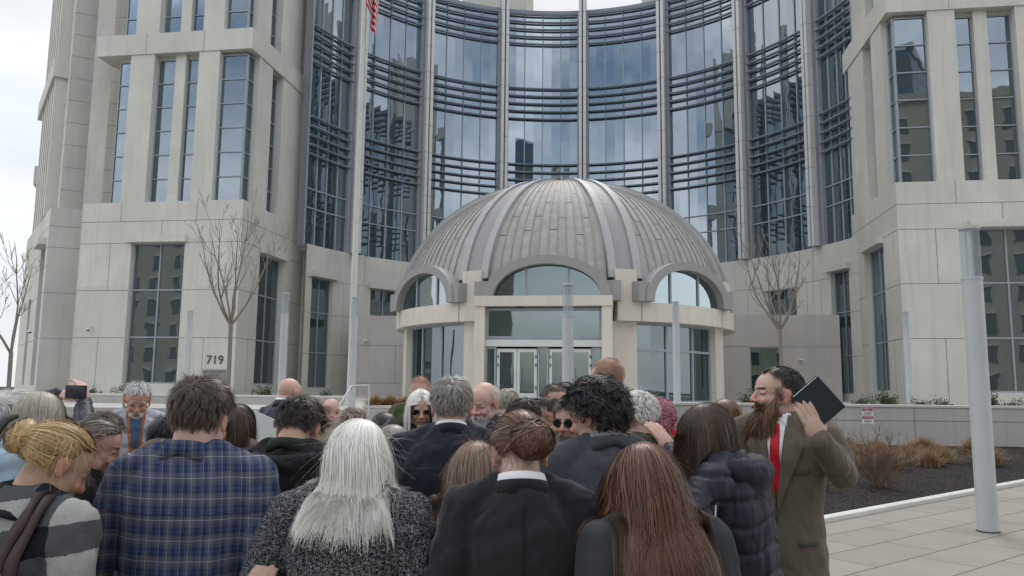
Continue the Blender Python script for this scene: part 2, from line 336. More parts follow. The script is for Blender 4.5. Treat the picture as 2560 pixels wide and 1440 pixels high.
# ---- the two stone towers, mirrored about x = -0.8
def tower(cx, sg, dmax):
    VF = -.4
    U = lambda d_: cx + sg * d_
    front = lambda s, z, d_: (U(s), VF + d_, z)
    side = lambda s, z, d_: (U(d_), s, z)
    def bx(mb, d0, d1, v0, v1, z0, z1, mat='cast_stone'): mb.box(U(d0), U(d1), v0, v1, z0, z1, mat)
    b = MB(); fw = (3.9, 7.7, 1.7, 10.9); sw = (2.3, 6.0, 1.7, 10.6)
    zs = (12.35, 10.88, 7.75, 4.65)
    jf = [(0, z, dmax, z) for z in zs] + [(2.2, 4.65 + .02, 2.2, 1.2), (2.0, 10.88, 2.0, 7.75), (9.2, 7.75, 9.2, 10.88), (9.6, 1.2, 9.6, 4.65), (5.6, 10.9, 5.6, 12.35), (3.2, 12.35, 3.2, 13.65), (8.6, 12.35, 8.6, 13.65)]
    wall(b, front, 0, dmax, .6, 13.65, [fw], 'cast_stone', .5, None, jf)
    js = [(VF, z, 9.3, z) for z in zs] + [(1.2, 1.2, 1.2, 4.65), (4.0, 10.88, 4.0, 12.35), (6.6, 12.35, 6.6, 13.65), (7.2, 4.65, 7.2, 7.75)]
    wall(b, side, VF, 9.3, .6, 13.65, [sw], 'cast_stone', .5, None, js)
    bx(b, .001, 6, 9.3, 14, .6, 13.65); bx(b, .001, dmax, VF + .02, 9.29, 13.63, 13.65)
    bx(b, dmax - .3, dmax, VF + .01, 12, .6, 13.649)
    b.build('tower_base', court)
    window(court, front, *fw, .5, 2, (4.7, 7.8), 'tower_glass', fw=.09); window(court, side, *sw, .5, 2, (4.7, 7.8), 'tower_glass', fw=.09)
    h = MB(); bx(h, 3.75, 7.9, VF - .32, VF - .002, 10.9, 11.35); h.build('window_hood', court)
    h = MB(); h.box(U(-.32), U(-.002), 2.2, 6.15, 10.6, 11.05, 'cast_stone'); h.build('window_hood', court)
    # upper storeys
    for (z0, z1, st) in ((13.65, 23.95, 0.0), (25.4, 35.2, .3)):
        p_ = [(2.25, 3.75), (7.0, 8.75), (11.5, 13.0)] if dmax > 12 else [(2.25, 3.75), (7.0, 8.75)]
        for a, c in p_:
            m_ = MB(); bx(m_, a, c, VF + st + .02, VF + 1.9, z0, z1); m_.build('pier', court)
        m_ = MB(); bx(m_, 4.85, 5.6, VF + .3 + st, VF + 1.9, z0, z1); m_.build('thin_pier', court)
        for a, c in ((.9, 2.9), (4.6, 8.0)):
            m_ = MB(); bx(m_, .02 + st, 1.9, a, c, z0, z1); m_.build('pier', court)
        m_ = MB(); bx(m_, .25 + st, 1.9, 2.901, 3.3, z0, z1); m_.build('thin_pier', court)
        m_ = MB(); bx(m_, .35 + st, 1.9, 8.001, 9.2, z0, z1, 'cast_stone'); m_.build('return_pier', court)
        zz = [z0 + (z1 - .25 - z0) * k / 6 for k in range(1, 6)]
        e = .35 + st
        fe = lambda s, z, d_: (U(s), VF + st + .55 + d_, z); se = lambda s, z, d_: (U(.5 + st + d_), s, z)
        window(court, fe, 3.75, 4.85, z0, z1 - .25, .16, 1, zz, 'tower_glass'); window(court, fe, 5.6, 7.0, z0, z1 - .25, .16, 1, zz, 'tower_glass')
        if dmax > 12: window(court, fe, 8.75, 10, z0, z1 - .25, .16, 1, zz, 'tower_glass'); window(court, fe, 10.2, 11.5, z0, z1 - .25, .16, 1, zz, 'tower_glass')
        else: window(court, fe, 8.75, 9.9, z0, z1 - .25, .16, 1, zz, 'tower_glass')
        # corner bay: two glazed faces
        fe2 = lambda s, z, d_: (U(s), VF + st + .35 + d_, z); se2 = lambda s, z, d_: (U(.35 + st + d_), s, z)
        window(court, fe2, .36 + st, 2.25, z0, z1 - .2, .16, 2 if False else 1, zz, 'tower_glass')
        window(court, se2, .0 + st, .9, z0, z1 - .2, .16, 1, zz, 'tower_glass')
        window(court, se, 3.3, 4.6, z0, z1 - .25, .16, 1, zz, 'tower_glass')
        m_ = MB(); bx(m_, 1.9, dmax - 1.4, VF + 1.9, 9.2, z0, z1 + .05, 'cast_stone'); bx(m_, .6 + st, dmax - 1.45, VF + st + .6, VF + 1.89, z1 - .25, z1, 'cast_stone')
        bx(m_, 2.25, 9.9 if dmax < 12 else 13, VF + st + 1.3, VF + 1.89, z0, z1 - .26, 'dark_metal')
        m_.build('tower_core', court)
    for (z0, z1, o) in ((23.95, 25.4, 0), (35.2, 36.8, .25)):
        m_ = MB(); bx(m_, -.06 + o, dmax - .1, VF - .06 + o, VF + 1.8, z0, z1); bx(m_, -.06 + o, 1.8, VF + 1.801, 9.35, z0, z1); bx(m_, 1.801, dmax - .2, VF + 1.801, 9.3, z0, z1 - .01)
        for jx in (3.4, 7.6): bx(m_, jx, jx + .03, VF - .066 + o, VF + .2, z0 + .01, z1 + .004, 'joint')
        m_.build('tower_beam', court)
    m_ = MB(); bx(m_, 1.5, dmax - 2, 1.5, 9, 36.8, 46); m_.build('tower_top', court)
tower(-20.8, -1, 11.4); tower(19.2, 1, 15)
# ---- left street wing: chamfered corner then facade at 45 degrees
def seg_fn(p, q):
    p, q = Vector(p), Vector(q); t = (q - p).normalized(); n_ = Vector((-t.y, t.x))   # n points into the building
    return (lambda s, z, d_: (p.x + t.x * s + n_.x * d_, p.y + t.y * s + n_.y * d_, z)), (q - p).length
wing = MB(); zs = (12.35, 10.88, 7.75, 4.65)
A0, A1, A2 = (-35.2, .3), (-33.6, 1.3), (-32.2, 1.3)
fa, la = seg_fn(A0, A1); wall(wing, fa, 0, la, .6, 13.65, [], 'grey_stone', joints=[(0, z, la, z) for z in zs])
fb_, lb = seg_fn(A1, A2); wall(wing, fb_, 0, lb, .6, 46, [], 'grey_stone', joints=[(0, z, lb, z) for z in zs])
B1 = (-46.5, 11.6); fl, ll = seg_fn(B1, A0)
ow = [(ll - 3.9, ll - 1.2, 1.5, 11.2), (ll - 10, ll - 8, 1.5, 8)]
wall(wing, fl, 0, ll, .6, 13.65, ow, 'cast_stone', .6, None, [(0, z, ll, z) for z in zs])
wing.quad([fl(0, 13.65, 0), fl(ll, 13.65, 0), (-32, 3, 13.65), (-40, 18, 13.65)], 'cast_stone')
wing.build('street_wing_base', court)
for o_ in ow: window(court, fl, *o_, .6, 2, (4.7, 7.8) if o_[3] > 10 else (4.7,), 'tower_glass', fw=.1)
m_ = MB(); m_.hexa([fl(ll - 4.1, 11.2, -.5), fl(ll - 1.0, 11.2, -.5), fl(ll - 1.0, 11.2, -.002), fl(ll - 4.1, 11.2, -.002), fl(ll - 4.1, 11.65, -.5), fl(ll - 1.0, 11.65, -.5), fl(ll - 1.0, 11.65, -.002), fl(ll - 4.1, 11.65, -.002)], 'cast_stone'); m_.build('window_hood', court)
up = MB(); C0, C1, C2 = (-35.9, 1.9), (-34.3, 3.1), (-32.0, 3.1)
J = [13.65 + 1.66 * k for k in range(1, 19)]
D1 = (-45.6, 11.9)
f_, l_ = seg_fn(C1, C2); wall(up, f_, 0, l_, 13.65, 46, [], 'cast_stone', joints=[(0, z, l_, z) for z in J])
f_, l_ = seg_fn(C0, C1); wall(up, f_, 0, l_, 13.65, 46, [], 'grey_stone', joints=[(0, z, l_, z) for z in J])
fu, lu = seg_fn(D1, C0); wall(up, fu, 0, lu, 13.65, 46, [], 'cast_stone', joints=[(lu - 2.2, z, lu, z) for z in J])
up.build('street_wing_shaft', court)
def hx(fn, a, b, c, e, z0, z1, mat, name):
    return MB().hexa([fn(a, z0, c), fn(b, z0, c), fn(b, z0, e), fn(a, z0, e), fn(a, z1, c), fn(b, z1, c), fn(b, z1, e), fn(a, z1, e)], mat).build(name, court)
for (z0, z1) in ((13.65, 24.0), (25.4, 35.2)):
    for k in range(6):
        s_ = lu - 1.6 - k * 1.75
        hx(fu, s_ - .95, s_ - .05, -.75, -.002, z0, z1, 'cast_stone', 'pier')
        if k < 5: window(court, lambda s, z, d_: fu(s, z, d_ - .3), s_ - 1.8, s_ - .96, z0, z1 - .1, .12, 1, [z0 + (z1 - z0) * j / 6 for j in range(1, 6)], 'tower_glass', fw=.05)
for (z0, z1) in ((24.0, 25.4), (35.2, 36.8)): hx(fu, .3, lu - 1.4, -.95, -.002, z0, z1, 'cast_stone', 'tower_beam')
E1 = (-55, 26); fz, lz = seg_fn(E1, (-45.9, 12.2)); e_ = MB(); wall(e_, fz, 0, lz, .6, 20, [], 'cast_stone', joints=[(0, z, lz, z) for z in zs]); e_.build('street_wing_end', court)
for k in range(7): hx(fz, lz - .6 - k * 2, lz - 1.5 - k * 2, -.6, -.002, 12, 18.6, 'cast_stone', 'pier')
hx(fz, 0, lz, -.8, -.002, 18.6, 20.2, 'cast_stone', 'tower_beam')
for k in range(4): hx(fz, lz - 2 - k * 3.4, lz - 3 - k * 3.4, -.1, -.002, 1.5, 9, 'tower_glass', 'window')
# connector walls between rotunda and court wall
for x0, x1, y0, y1, sx in ((-16.6, -8.6, 8.6, 9.2, -1), (9.0, 18.2, 8.9, 9.5, 1)):
    cmb = MB(); fn = (lambda yy: (lambda s, z, d_: (s, yy + d_, z)))(y0)
    ops = [(12.2, 14.3, 1.5, 4.6)] if sx > 0 else []
    wall(cmb, fn, x0, x1, .6, 6.85, ops, 'grey_stone', .3, None, [(x0, 4.65, x1, 4.65), (x0 if sx < 0 else x1, 1.9, x1, 1.9)] + ([(-13.0, 1.9, -13.0, 4.65)] if sx < 0 else []))
    cmb.quad([(x0, y0, 6.85), (x1, y0, 6.85), (x1, 20, 6.85), (x0, 20, 6.85)], 'grey_stone')
    cmb.build('connector_wall', court)
    for o_ in ops: window(court, fn, *o_, .3, 1, (), 'pavilion_glass', fw=.1)
# ------------------------------------------------------------------ entrance rotunda
rot = empty('entrance_rotunda', (CX, CY, 0), R_(ANG), 'domed entrance rotunda with zinc standing seam roof and glass doors', 'building')
def pol(a, r_, z): return (r_ * sin(R_(a)), -r_ * cos(R_(a)), z)      # angle from the front axis
def ring(mb, a0, a1, r0, r1, z0, z1, mat, step=3.0):
    n = max(1, int(round((a1 - a0) / step)))
    for i in range(n):
        a, b = a0 + (a1 - a0) * i / n, a0 + (a1 - a0) * (i + 1) / n
        mb.hexa([pol(a, r1, z0), pol(b, r1, z0), pol(b, r0, z0), pol(a, r0, z0), pol(a, r1, z1), pol(b, r1, z1), pol(b, r0, z1), pol(a, r0, z1)], mat)
cn = MB(); ring(cn, 20, 340, 8.6, 9.95, 4.95, 5.88, 'warm_stone'); 
for a in (27, 62, 80, 298, 333): ring(cn, a, a + .25, 9.9, 9.956, 4.951, 5.884, 'joint')
cn.build('cornice', rot)
for a in (22.5, 67.5, 112.5, 247.5, 292.5, 337.5):
    q = MB(); w_ = 4.4; ring(q, a - w_, a + w_, 8.6, 9.5, .9, 4.949, 'warm_stone', 4.4); q.build('drum_pier', rot)
    q = MB(); t = R_(a); ca, sa = cos(t), sin(t)
    def P_(x, y, z): return (y * sa + x * ca, -y * ca + x * sa, z)
    hw = .56; q.hexa([P_(-hw, 9.95, 5.881), P_(hw, 9.95, 5.881), P_(hw, 8.9, 5.881), P_(-hw, 8.9, 5.881), P_(-hw, 9.95, 7.45), P_(hw, 9.95, 7.45), P_(hw, 8.5, 7.45), P_(-hw, 8.5, 7.45)], 'warm_stone')
    q.build('pier_block', rot)
for a0, a1 in ((26.9, 63.1), (71.9, 108.1), (251.9, 288.1), (296.9, 333.1)):
    fn = lambda s, z, d_: pol(s, 9.25 - d_, z)
    window(rot, fn, a0, a1, 1.0, 4.95, .2, 3 if a0 in (26.9, 296.9) else 3, (3.6,) if a0 == 26.9 else (), 'pavilion_glass', fw=.12, sk=.158, sub=6)
# dome
DA, DB, DZ = 9.8, 8.1, 5.9
def dome(a, ph, k=1.0): r_ = DA * cos(ph) * k; return (r_ * sin(R_(a)), -r_ * cos(R_(a)), DZ + DB * sin(ph) * k)
ARO, ARI, AHO, AHI, AYO, AZ0 = 3.12, 2.62, 2.2, 1.78, 9.93, 5.885
def in_arch(p, ro=2.9, ho=2.0):
    for ax in (0, 45, 315):
        t = R_(ax); x = p[0] * cos(t) + p[1] * sin(t); y = p[0] * sin(t) - p[1] * cos(t)
        if y > 7 and abs(x) < ro and p[2] < AZ0 + ho * math.sqrt(1 - (x / ro) ** 2): return True
    return False
verts, faces, cols = [], [], []
for o in range(8):
    base = o * 45.0; half = 17.0; n = 12
    for j in range(n):
        a, b = base - half + 2 * half * j / n, base - half + 2 * half * (j + 1) / n
        ph = 0.0; off = (j % 3) * .14 + random.random() * .05
        cuts = [0.0]
        while cuts[-1] < 1.44: cuts.append(min(1.45, cuts[-1] + .42 + (off if len(cuts) == 1 else 0)))
        for c0, c1 in zip(cuts, cuts[1:]):
            t_ = .92 + .12 * random.random(); nn = 10; hit = in_arch(dome((a + b) / 2, c0))
            for q in range(nn):
                p, p2 = c0 + .004 + (c1 - c0 - .005) * q / nn, c0 + .004 + (c1 - c0 - .005) * (q + 1) / nn
                if in_arch(dome((a + b) / 2, (p + p2) / 2)): continue
                i = len(verts); verts += [dome(a, p), dome(b, p), dome(b, p2), dome(a, p2)]; faces.append((i, i + 1, i + 2, i + 3)); cols.append((t_, t_, t_ * (.98 + .04 * random.random()), 1))
            continue
            for q in range(2): faces.append((i + 2 * q, i + 2 * q + 1, i + 2 * q + 3, i + 2 * q + 2)); cols.append((t_, t_, t_ * (.98 + .04 * random.random()), 1))
me = bpy.data.meshes.new('dome_roof'); me.from_pydata(verts, [], faces); me.materials.append(MATS['dome_zinc'])
ca = me.color_attributes.new('tint', 'FLOAT_COLOR', 'CORNER'); ca.data.foreach_set('color', np.repeat(np.array(cols, dtype=np.float32), 4, axis=0).ravel())
dm = bpy.data.objects.new('dome_roof', me); COL.objects.link(dm); dm.parent = rot
q = MB()
for o in range(8):       # dark under-layer showing in the seams, and raised seams
    for j in range(13):
        a = o * 45 - 17 + 34 * j / 12; pts = [p for p in (dome(a, .02 + 1.42 * k / 60, 1.003) for k in range(61)) if not in_arch(p)]; q.tube(pts, .034, 'zinc_arch', 4, False)
q.build('standing_seam', dm)
q = MB()
for k in range(60):
    for a in range(0, 360, 2):
        p0, p1 = 1.56 * k / 60, 1.56 * (k + 1) / 60
        if in_arch(dome(a + 1, (p0 + p1) / 2)): continue
        q.quad([dome(a, p0, .992), dome(a + 2, p0, .992), dome(a + 2, p1, .992), dome(a, p1, .992)], 'dark_metal')
q.build('dome_shell', dm)
for o in range(8):
    a = 22.5 + 45 * o; rb = MB()
    for (w0, w1, h0, h1, mt) in ((-.85, -.45, .985, 1.018, 'rib_zinc'), (-.449, .449, .985, 1.006, 'zinc_arch'), (.45, .85, .985, 1.018, 'rib_zinc')):
        L0, L1 = [], []
        rows = []
        for k in range(25):
            ph = .14 + (1.53 - .14) * k / 24; c = dome(a, ph, 1); tx, ty = cos(R_(a)), sin(R_(a))
            sc_ = min(1.0, .28 + .85 * cos(ph) ** .8)
            A = [Vector(dome(a, ph, hh)) + Vector((tx, ty, 0)) * ww * sc_ for hh, ww in ((h0, w0), (h1, w0), (h1, w1), (h0, w1))]
            rows.append(A)
        rb.grid(rows, mt, True); rb.quad(rows[0][::-1], mt)
    rb.build('dome_rib', rot)
q = MB(); q.grid([[dome(a, 1.36 + .2 * k / 6, 1.012) for a in range(0, 360, 10)] for k in range(7)], 'rib_zinc', True); q.build('dome_cap', rot, True)
# arched dormers
def arch(ax, front=False):
    t = R_(ax); ca_, sa_ = cos(t), sin(t)
    def P_(x, y, z): return (y * sa_ + x * ca_, -y * ca_ + x * sa_, z)
    ro, ri, ho, hi = 3.12, 2.62, 2.2, 1.78; yo = 9.93; n = 24; z0 = 5.885
    q = MB(); A = []; rows = []
    for k in range(n + 1):
        w_ = pi * k / n; xo, zo = -ro * cos(w_), z0 + ho * sin(w_) ** .9; xi, zi = -ri * cos(w_), z0 + hi * sin(w_) ** .9
        dd = max(0, 1 - ((zo - DZ) / DB) ** 2); yin = math.sqrt(max(0.1, DA * DA * dd - xo * xo)) - .25
        rows.append([P_(xi, yo - .7, zi), P_(xi, yo, zi), P_(xo, yo, zo), P_(xo, yo + .001, zo), P_(xo, min(yin, yo - .2), zo)])
    q.grid([[r_[0], r_[1], r_[2]] for r_ in rows], 'zinc_arch'); q.grid([[r_[2], r_[4]] for r_ in rows], 'rib_zinc')
    ar = q.build('arch_dormer', rot)
    g = MB(); c = (0, 0)
    g.quad([P_(-ri * cos(pi * k / n), yo - .45, z0 + hi * sin(pi * k / n) ** .9) for k in range(n + 1)], 'pavilion_glass')
    gl = g.build('arch_window', ar)
    for x in (-1.05, 1.05):
        f = MB()
        zt = z0 + hi * math.sqrt(1 - (x / ri) ** 2) - .02
        f.hexa([P_(x - .05, yo - .38, z0), P_(x + .05, yo - .38, z0), P_(x + .05, yo - .46, z0), P_(x - .05, yo - .46, z0), P_(x - .05, yo - .38, zt), P_(x + .05, yo - .38, zt), P_(x + .05, yo - .46, zt), P_(x - .05, yo - .46, zt)], 'frame_metal')
        f.build('arch_mullion', ar)
    for s_ in (-1, 1):     # spandrel panel beside the arch
        f = MB(); xs = [s_ * (ro - .35), s_ * 3.55]
        f.hexa([P_(min(xs), yo - .12, z0), P_(max(xs), yo - .12, z0), P_(max(xs), 8.6, z0), P_(min(xs), 8.6, z0), P_(min(xs), yo - .12, z0 + .95), P_(max(xs), yo - .12, z0 + .95), P_(max(xs), 8.6, z0 + .95), P_(min(xs), 8.6, z0 + .95)], 'zinc_arch'); f.build('spandrel', ar)
for ax in (0, 45, 315): arch(ax)
# portal with doors (local x -3.3 .. 3.15, front plane y = -10.9)
VP = -10.9; U0, U1 = -3.32, 3.17
q = MB(); q.box(U0, U1, VP - .08, -8.9, 5.5, 5.98, 'warm_stone'); q.build('portal_lintel', rot)
for a, b in ((U0 + .03, U0 + .5), (U1 - .5, U1 - .03)):
    q = MB(); q.box(a, b, VP, -8.8, 1.0, 5.499, 'warm_stone'); q.build('portal_jamb', rot)
pf = lambda s, z, d_: (s, VP + .35 + d_, z)
x0, x1 = U0 + .5, U1 - .5
window(rot, pf, x0, x1, 3.98, 5.45, .2, 1, (), 'pavilion_glass', 'frame_metal', fw=.13, name='transom_window')
q = MB(); q.box(x0, x1, VP + .3, VP + .6, 3.62, 3.95, 'door_white'); q.build('transom_bar', rot)
q = MB(); q.box(x0 + .001, x1 - .001, VP + 1.5, -8.9, 1.0, 5.49, 'dark_metal'); q.build('vestibule', rot)
def door_leaf(a, b, hs):
    g = MB(); g.quad([(a, VP + .5, 1.25), (b, VP + .5, 1.25), (b, VP + .5, 3.5), (a, VP + .5, 3.5)], 'pavilion_glass')
    dr = g.build('glass_door', rot); f = MB(); w_ = .13
    f.box(a, a + w_, VP + .42, VP + .5, 1.22, 3.52, 'door_white'); f.box(b - w_, b, VP + .42, VP + .5, 1.22, 3.52, 'door_white')
    f.box(a + w_, b - w_, VP + .42, VP + .5, 3.36, 3.52, 'door_white'); f.box(a + w_, b - w_, VP + .42, VP + .5, 1.22, 1.45, 'door_white'); f.build('door_frame', dr)
    hx_ = a + .03 if hs < 0 else b - .07
    for z in (3.15, 2.75, 1.7): MB().box(hx_, hx_ + .05, VP + .38, VP + .42, z - .07, z + .07, 'dark_metal').build('door_hinge', dr)
    hd = MB(); hxx = b - .2 if hs < 0 else a + .2; hd.tube([(hxx, VP + .36, 1.9), (hxx, VP + .36, 2.6)], .02, 'frame_metal', 6); hd.build('door_handle', dr)
for a, b in ((-2.27, -1.33), (-1.31, -.37), (.21, 1.18), (1.2, 2.17)): door_leaf(a, b, -1 if a in (-2.27, .21) else 1)
for a, b in ((x0, -2.3), (-.34, .18), (2.2, x1)): window(rot, pf, a, b, 1.2, 3.6, .2, 1, (), 'pavilion_glass', 'frame_metal', fw=.09, name='side_light')
dl = MB(); dl.tube([(-1.2, VP + .25, 5.488), (-1.2, VP + .25, 5.47)], .13, 'dark_metal', 12); dl.build('recessed_lamp', rot)
# ------------------------------------------------------------------ ground, terrace, planters
m = NB('pavers', .8, .3); v = m.coord(rot=(0, 0, R_(-37.5)), loc=(.3, .12, 0))
br = m.n('ShaderNodeTexBrick', {'Vector': v, 'Scale': 1, 'Mortar Size': .009, 'Brick Width': 1.35, 'Row Height': .61, 'Color1': (1, 1, 1, 1), 'Color2': (.84, .85, .86, 1), 'Mortar': (.22, .21, .2, 1), 'Bias': .1}); br.offset = .37
o = m.coord(); f = m.noise(o, 1.1, 5, .6); g = m.noise(o, 60, 3, .6); st = m.noise(o, 3.2, 6, .7)
c = m.mix(m.ramp(f, [(.3, (0, 0, 0)), (.7, (1, 1, 1))]), (.28, .258, .215), (.345, .32, .27)); c = m.mix(1.0, c, br.outputs[0], 'MULTIPLY')
c = m.mix(m.math('MULTIPLY', g, .3), c, (.21, .2, .18)); c = m.mix(m.ramp(st, [(.56, (0, 0, 0)), (.75, (.35,) * 3)]), c, (.21, .195, .17))
m.color(c).bump(br.outputs['Fac'], -.4, .004)
m = NB('mulch', .95, .1); o = m.coord(); vo = m.n('ShaderNodeTexVoronoi', {'Vector': o, 'Scale': 42}); f = m.noise(o, 3, 5)
m.color(m.mix(m.ramp(vo.outputs['Color'], [(.35, (0, 0, 0)), (.9, (1, 1, 1))]), (.022, .019, .02), (.085, .075, .07))).bump(vo.outputs[0], 1, .03)
NB('asphalt', .9, .2, color=(.05, .05, .052)); NB('roof_membrane', .9, .1, color=(.3, .3, .29))
g_ = MB(); g_.box(-260, 260, -200, 260, -.5, 0, 'asphalt'); tag(g_.build('ground'), 'dark ground around the plaza', kind='structure')
K0, K1 = Vector((4.35, 10.85)), Vector((16.0, 20.3)); KD = (K1 - K0).normalized()
pv = MB(); pv.quad([(-30, -9, .004), (40, -9, .004), (40, 20.9, .004), (-30, 20.9, .004)], 'pavers'); tag(pv.build('pavement'), 'pale stone paver plaza', kind='structure')
P0 = K0 - KD * 4.2
bed = MB(); n_ = Vector((-KD.y, KD.x))
rows = []
for i in range(60):
    r0 = []
    for j in range(40):
        a = P0 + KD * (22.0 * i / 59); yb = 24; t_ = j / 39
        x, y = a.x, a.y + (yb - a.y) * t_; h = .03 + .14 * min(1, t_ * 4) * (1 - .2 * t_) + .025 * sin(x * 3.1 + y) * sin(y * 2.3) + random.uniform(-.012, .012) * (j > 0)
        r0.append((x, y, h))
    rows.append(r0)
bed.grid(rows, 'mulch'); tag(bed.build('mulch_bed', smooth=True), 'dark shredded mulch bed', kind='structure')
kb = MB(); a, b = P0 - n_ * .09, P0 + KD * 26 - n_ * .09; c, d_ = b + n_ * .16, a + n_ * .16
kb.hexa([(a.x, a.y, 0), (b.x, b.y, 0), (c.x, c.y, 0), (d_.x, d_.y, 0), (a.x, a.y, .07), (b.x, b.y, .07), (c.x, c.y, .07), (d_.x, d_.y, .07)], 'cap_stone'); tag(kb.build('kerb', bevel=.012), 'low stone kerb along the planting bed', kind='structure')
te = MB(); te.box(-60, 60, 24.35, 70, .02, .98, 'planter_concrete'); tag(te.build('terrace'), 'raised entrance terrace', kind='structure')
def planter(name, x0, y0, x1, y1, h, label, jz, stains):
    w_ = MB(); fn, l_ = seg_fn((x0, y0), (x1, y1))
    wall(w_, fn, 0, l_, -.02, h - .08, [], 'planter_concrete', joints=[(0, jz, l_, jz)] + [(s, .0, s, h - .08) for s in stains], jw=.02)
    w_.quad([fn(0, -.02, 0), fn(0, h - .08, 0), fn(0, h - .08, .4), fn(0, -.02, .4)], 'planter_concrete'); w_.quad([fn(l_, h - .08, 0), fn(l_, -.02, 0), fn(l_, -.02, .4), fn(l_, h - .08, .4)], 'planter_concrete')
    w_.quad([fn(0, -.02, .4), fn(l_, -.02, .4), fn(l_, h - .08, .4), fn(0, h - .08, .4)][::-1], 'planter_concrete')
    o = w_.build(name); tag(o, label, 'planter wall')
    c_ = MB().hexa([fn(-.02, h - .08, -.03), fn(l_ + .02, h - .08, -.03), fn(l_ + .02, h - .08, .42), fn(-.02, h - .08, .42), fn(-.02, h, -.03), fn(l_ + .02, h, -.03), fn(l_ + .02, h, .42), fn(-.02, h, .42)], 'cap_stone'); c_.build('coping', o, bevel=.01)
    return fn, l_
planter('planter_wall', -1.9, 23.95, 26, 22.95, 1.33, 'long right grey concrete planter wall with red and white warning sign on it', .86, (4.4, 8.7, 11.6, 13.9, 17.5, 21.5))
planter('planter_wall', -30, 30.2, -6.3, 29.6, 1.33, 'left grey concrete planter wall running below the left tower', .86, (4, 9, 14, 19))
planter('planter_wall', -4.6, 24.6, -1.93, 24.4, 1.12, 'low middle planter wall holding orange ornamental grass', .6, ())
for i in range(7): s_ = MB().box(-6.2, -4.65, 25 + i * .35, 29.6, .14 * i, .14 * i + .138, 'cap_stone'); tag(s_.build('stair_step'), None, None, None, 'structure')
# railing
def hand_rail(x, y, label):
    r_ = empty('stair_railing', (x, y, 0), 0, label, 'railing')
    MB().tube([(-.35, -1.1, .75), (0, 0, 1.72), (.55, 0, 1.74)], .028, 'rail_white', 8).build('rail', r_, True)
    MB().tube([(.55, 0, .9), (.55, 0, 1.73)], .03, 'rail_white', 8).build('post', r_, True)
    MB().tube([(.02, 0, .9), (.02, 0, 1.71)], .03, 'rail_white', 8).build('post', r_, True); MB().tube([(.03, 0, 1.3), (.55, 0, 1.3)], .018, 'rail_white', 8).build('rail', r_, True)
hand_rail(-4.95, 24.4, 'white painted metal stair railing with sloping hand rail')
# ------------------------------------------------------------------ lamp columns
m = bpy.data.materials.new('lamp_glass'); m.use_nodes = True; MATS['lamp_glass'] = m; t = m.node_tree; t.nodes.clear()
o = t.nodes.new('ShaderNodeOutputMaterial'); mxx = t.nodes.new('ShaderNodeMixShader'); tr = t.nodes.new('ShaderNodeBsdfTransparent'); gl_ = t.nodes.new('ShaderNodeBsdfPrincipled')
tr.inputs[0].default_value = (.86, .9, .92, 1); gl_.inputs['Base Color'].default_value = (.5, .55, .58, 1); gl_.inputs['Roughness'].default_value = .15; mxx.inputs[0].default_value = .26
t.links.new(tr.outputs[0], mxx.inputs[1]); t.links.new(gl_.outputs[0], mxx.inputs[2]); t.links.new(mxx.outputs[0], o.inputs[0])
def lamp():
    r_ = empty('lamp_column'); R = .122
    MB().tube([(0, 0, 0), (0, 0, 3.19)], R, 'lamp_grey', 40).build('column', r_, True); MB().tube([(0, 0, 3.191), (0, 0, 3.225)], R + .006, 'lamp_grey', 40).build('collar', r_, True)
    MB().tube([(0, 0, 3.226), (0, 0, 3.86)], R - .004, 'lamp_glass', 32, False).build('glass_cylinder', r_, True)
    for a in range(3): t_ = a * 2.094 + .4; MB().tube([(.045 * cos(t_), .045 * sin(t_), 3.226), (.045 * cos(t_), .045 * sin(t_), 3.86)], .009, 'lamp_grey', 6).build('lamp_rod', r_)
    MB().tube([(0, 0, 3.861), (0, 0, 3.9)], R + .004, 'lamp_grey', 32).build('cap', r_, True)
    MB().tube([(0, 0, .002), (0, 0, .02)], R + .012, 'dark_metal', 32).build('base_ring', r_)
    return r_
lp = lamp()
for i, (x, y, z, lb) in enumerate([(6.01, 10.09, 0, 'nearest grey cylindrical lamp column standing on the pavers'), (1.2, 16.6, .05, 'grey lamp column in front of the glass entrance doors'), (5.72, 27.1, .85, 'grey lamp column in front of the right side windows of the rotunda'),
        (14.5, 28.6, .75, 'slim grey lamp column before the right tower stone wall'), (-12.9, 31.2, .75, 'slim grey lamp column beside the big window of the left tower'), (-7.35, 25.2, .8, 'grey lamp column with clear head before the left tower side windows'), (-5.3, 26.2, .8, 'slender lamp column standing just in front of the flagpole')]):
    q = lp if i == 0 else copy_tree(lp); q.location = (x, y, z); tag(q, lb, 'lamp column', 'cylindrical lamp columns on the plaza')
# ------------------------------------------------------------------ flagpole and flag
fp = empty('flagpole', (-5.92, 29.0, .98), 0, 'tall white flagpole rising past the curved glass wall', 'flagpole')
metal('pole_white', (.55, .54, .51), .35)
MB().tube([(0, 0, 0), (0, 0, 20)], [.135, .075], 'pole_white', 16).build('pole', fp, True); MB().tube([(0, 0, 0), (0, 0, .12)], .22, 'pole_white', 16).build('pole_base', fp)
m = NB('flag_cloth', .8, .2); at = m.n('ShaderNodeAttribute', attribute_name='tint'); m.color(at.outputs[0])
V, F, Cc = [], [], []
nu, nv = 40, 39
for i in range(nu + 1):
    for j in range(nv + 1):
        s_, t_ = i / nu, j / nv        # limp flag hanging in folds from the pole
        x = .09 + .42 * s_ + .05 * sin(s_ * 14 + t_ * 3); y = .13 * sin(s_ * 19 + t_ * 2) * (.4 + .6 * s_); z = 17.6 - 1.9 * t_ - 1.75 * s_ + .1 * sin(s_ * 9)
        V.append((x, y, z))
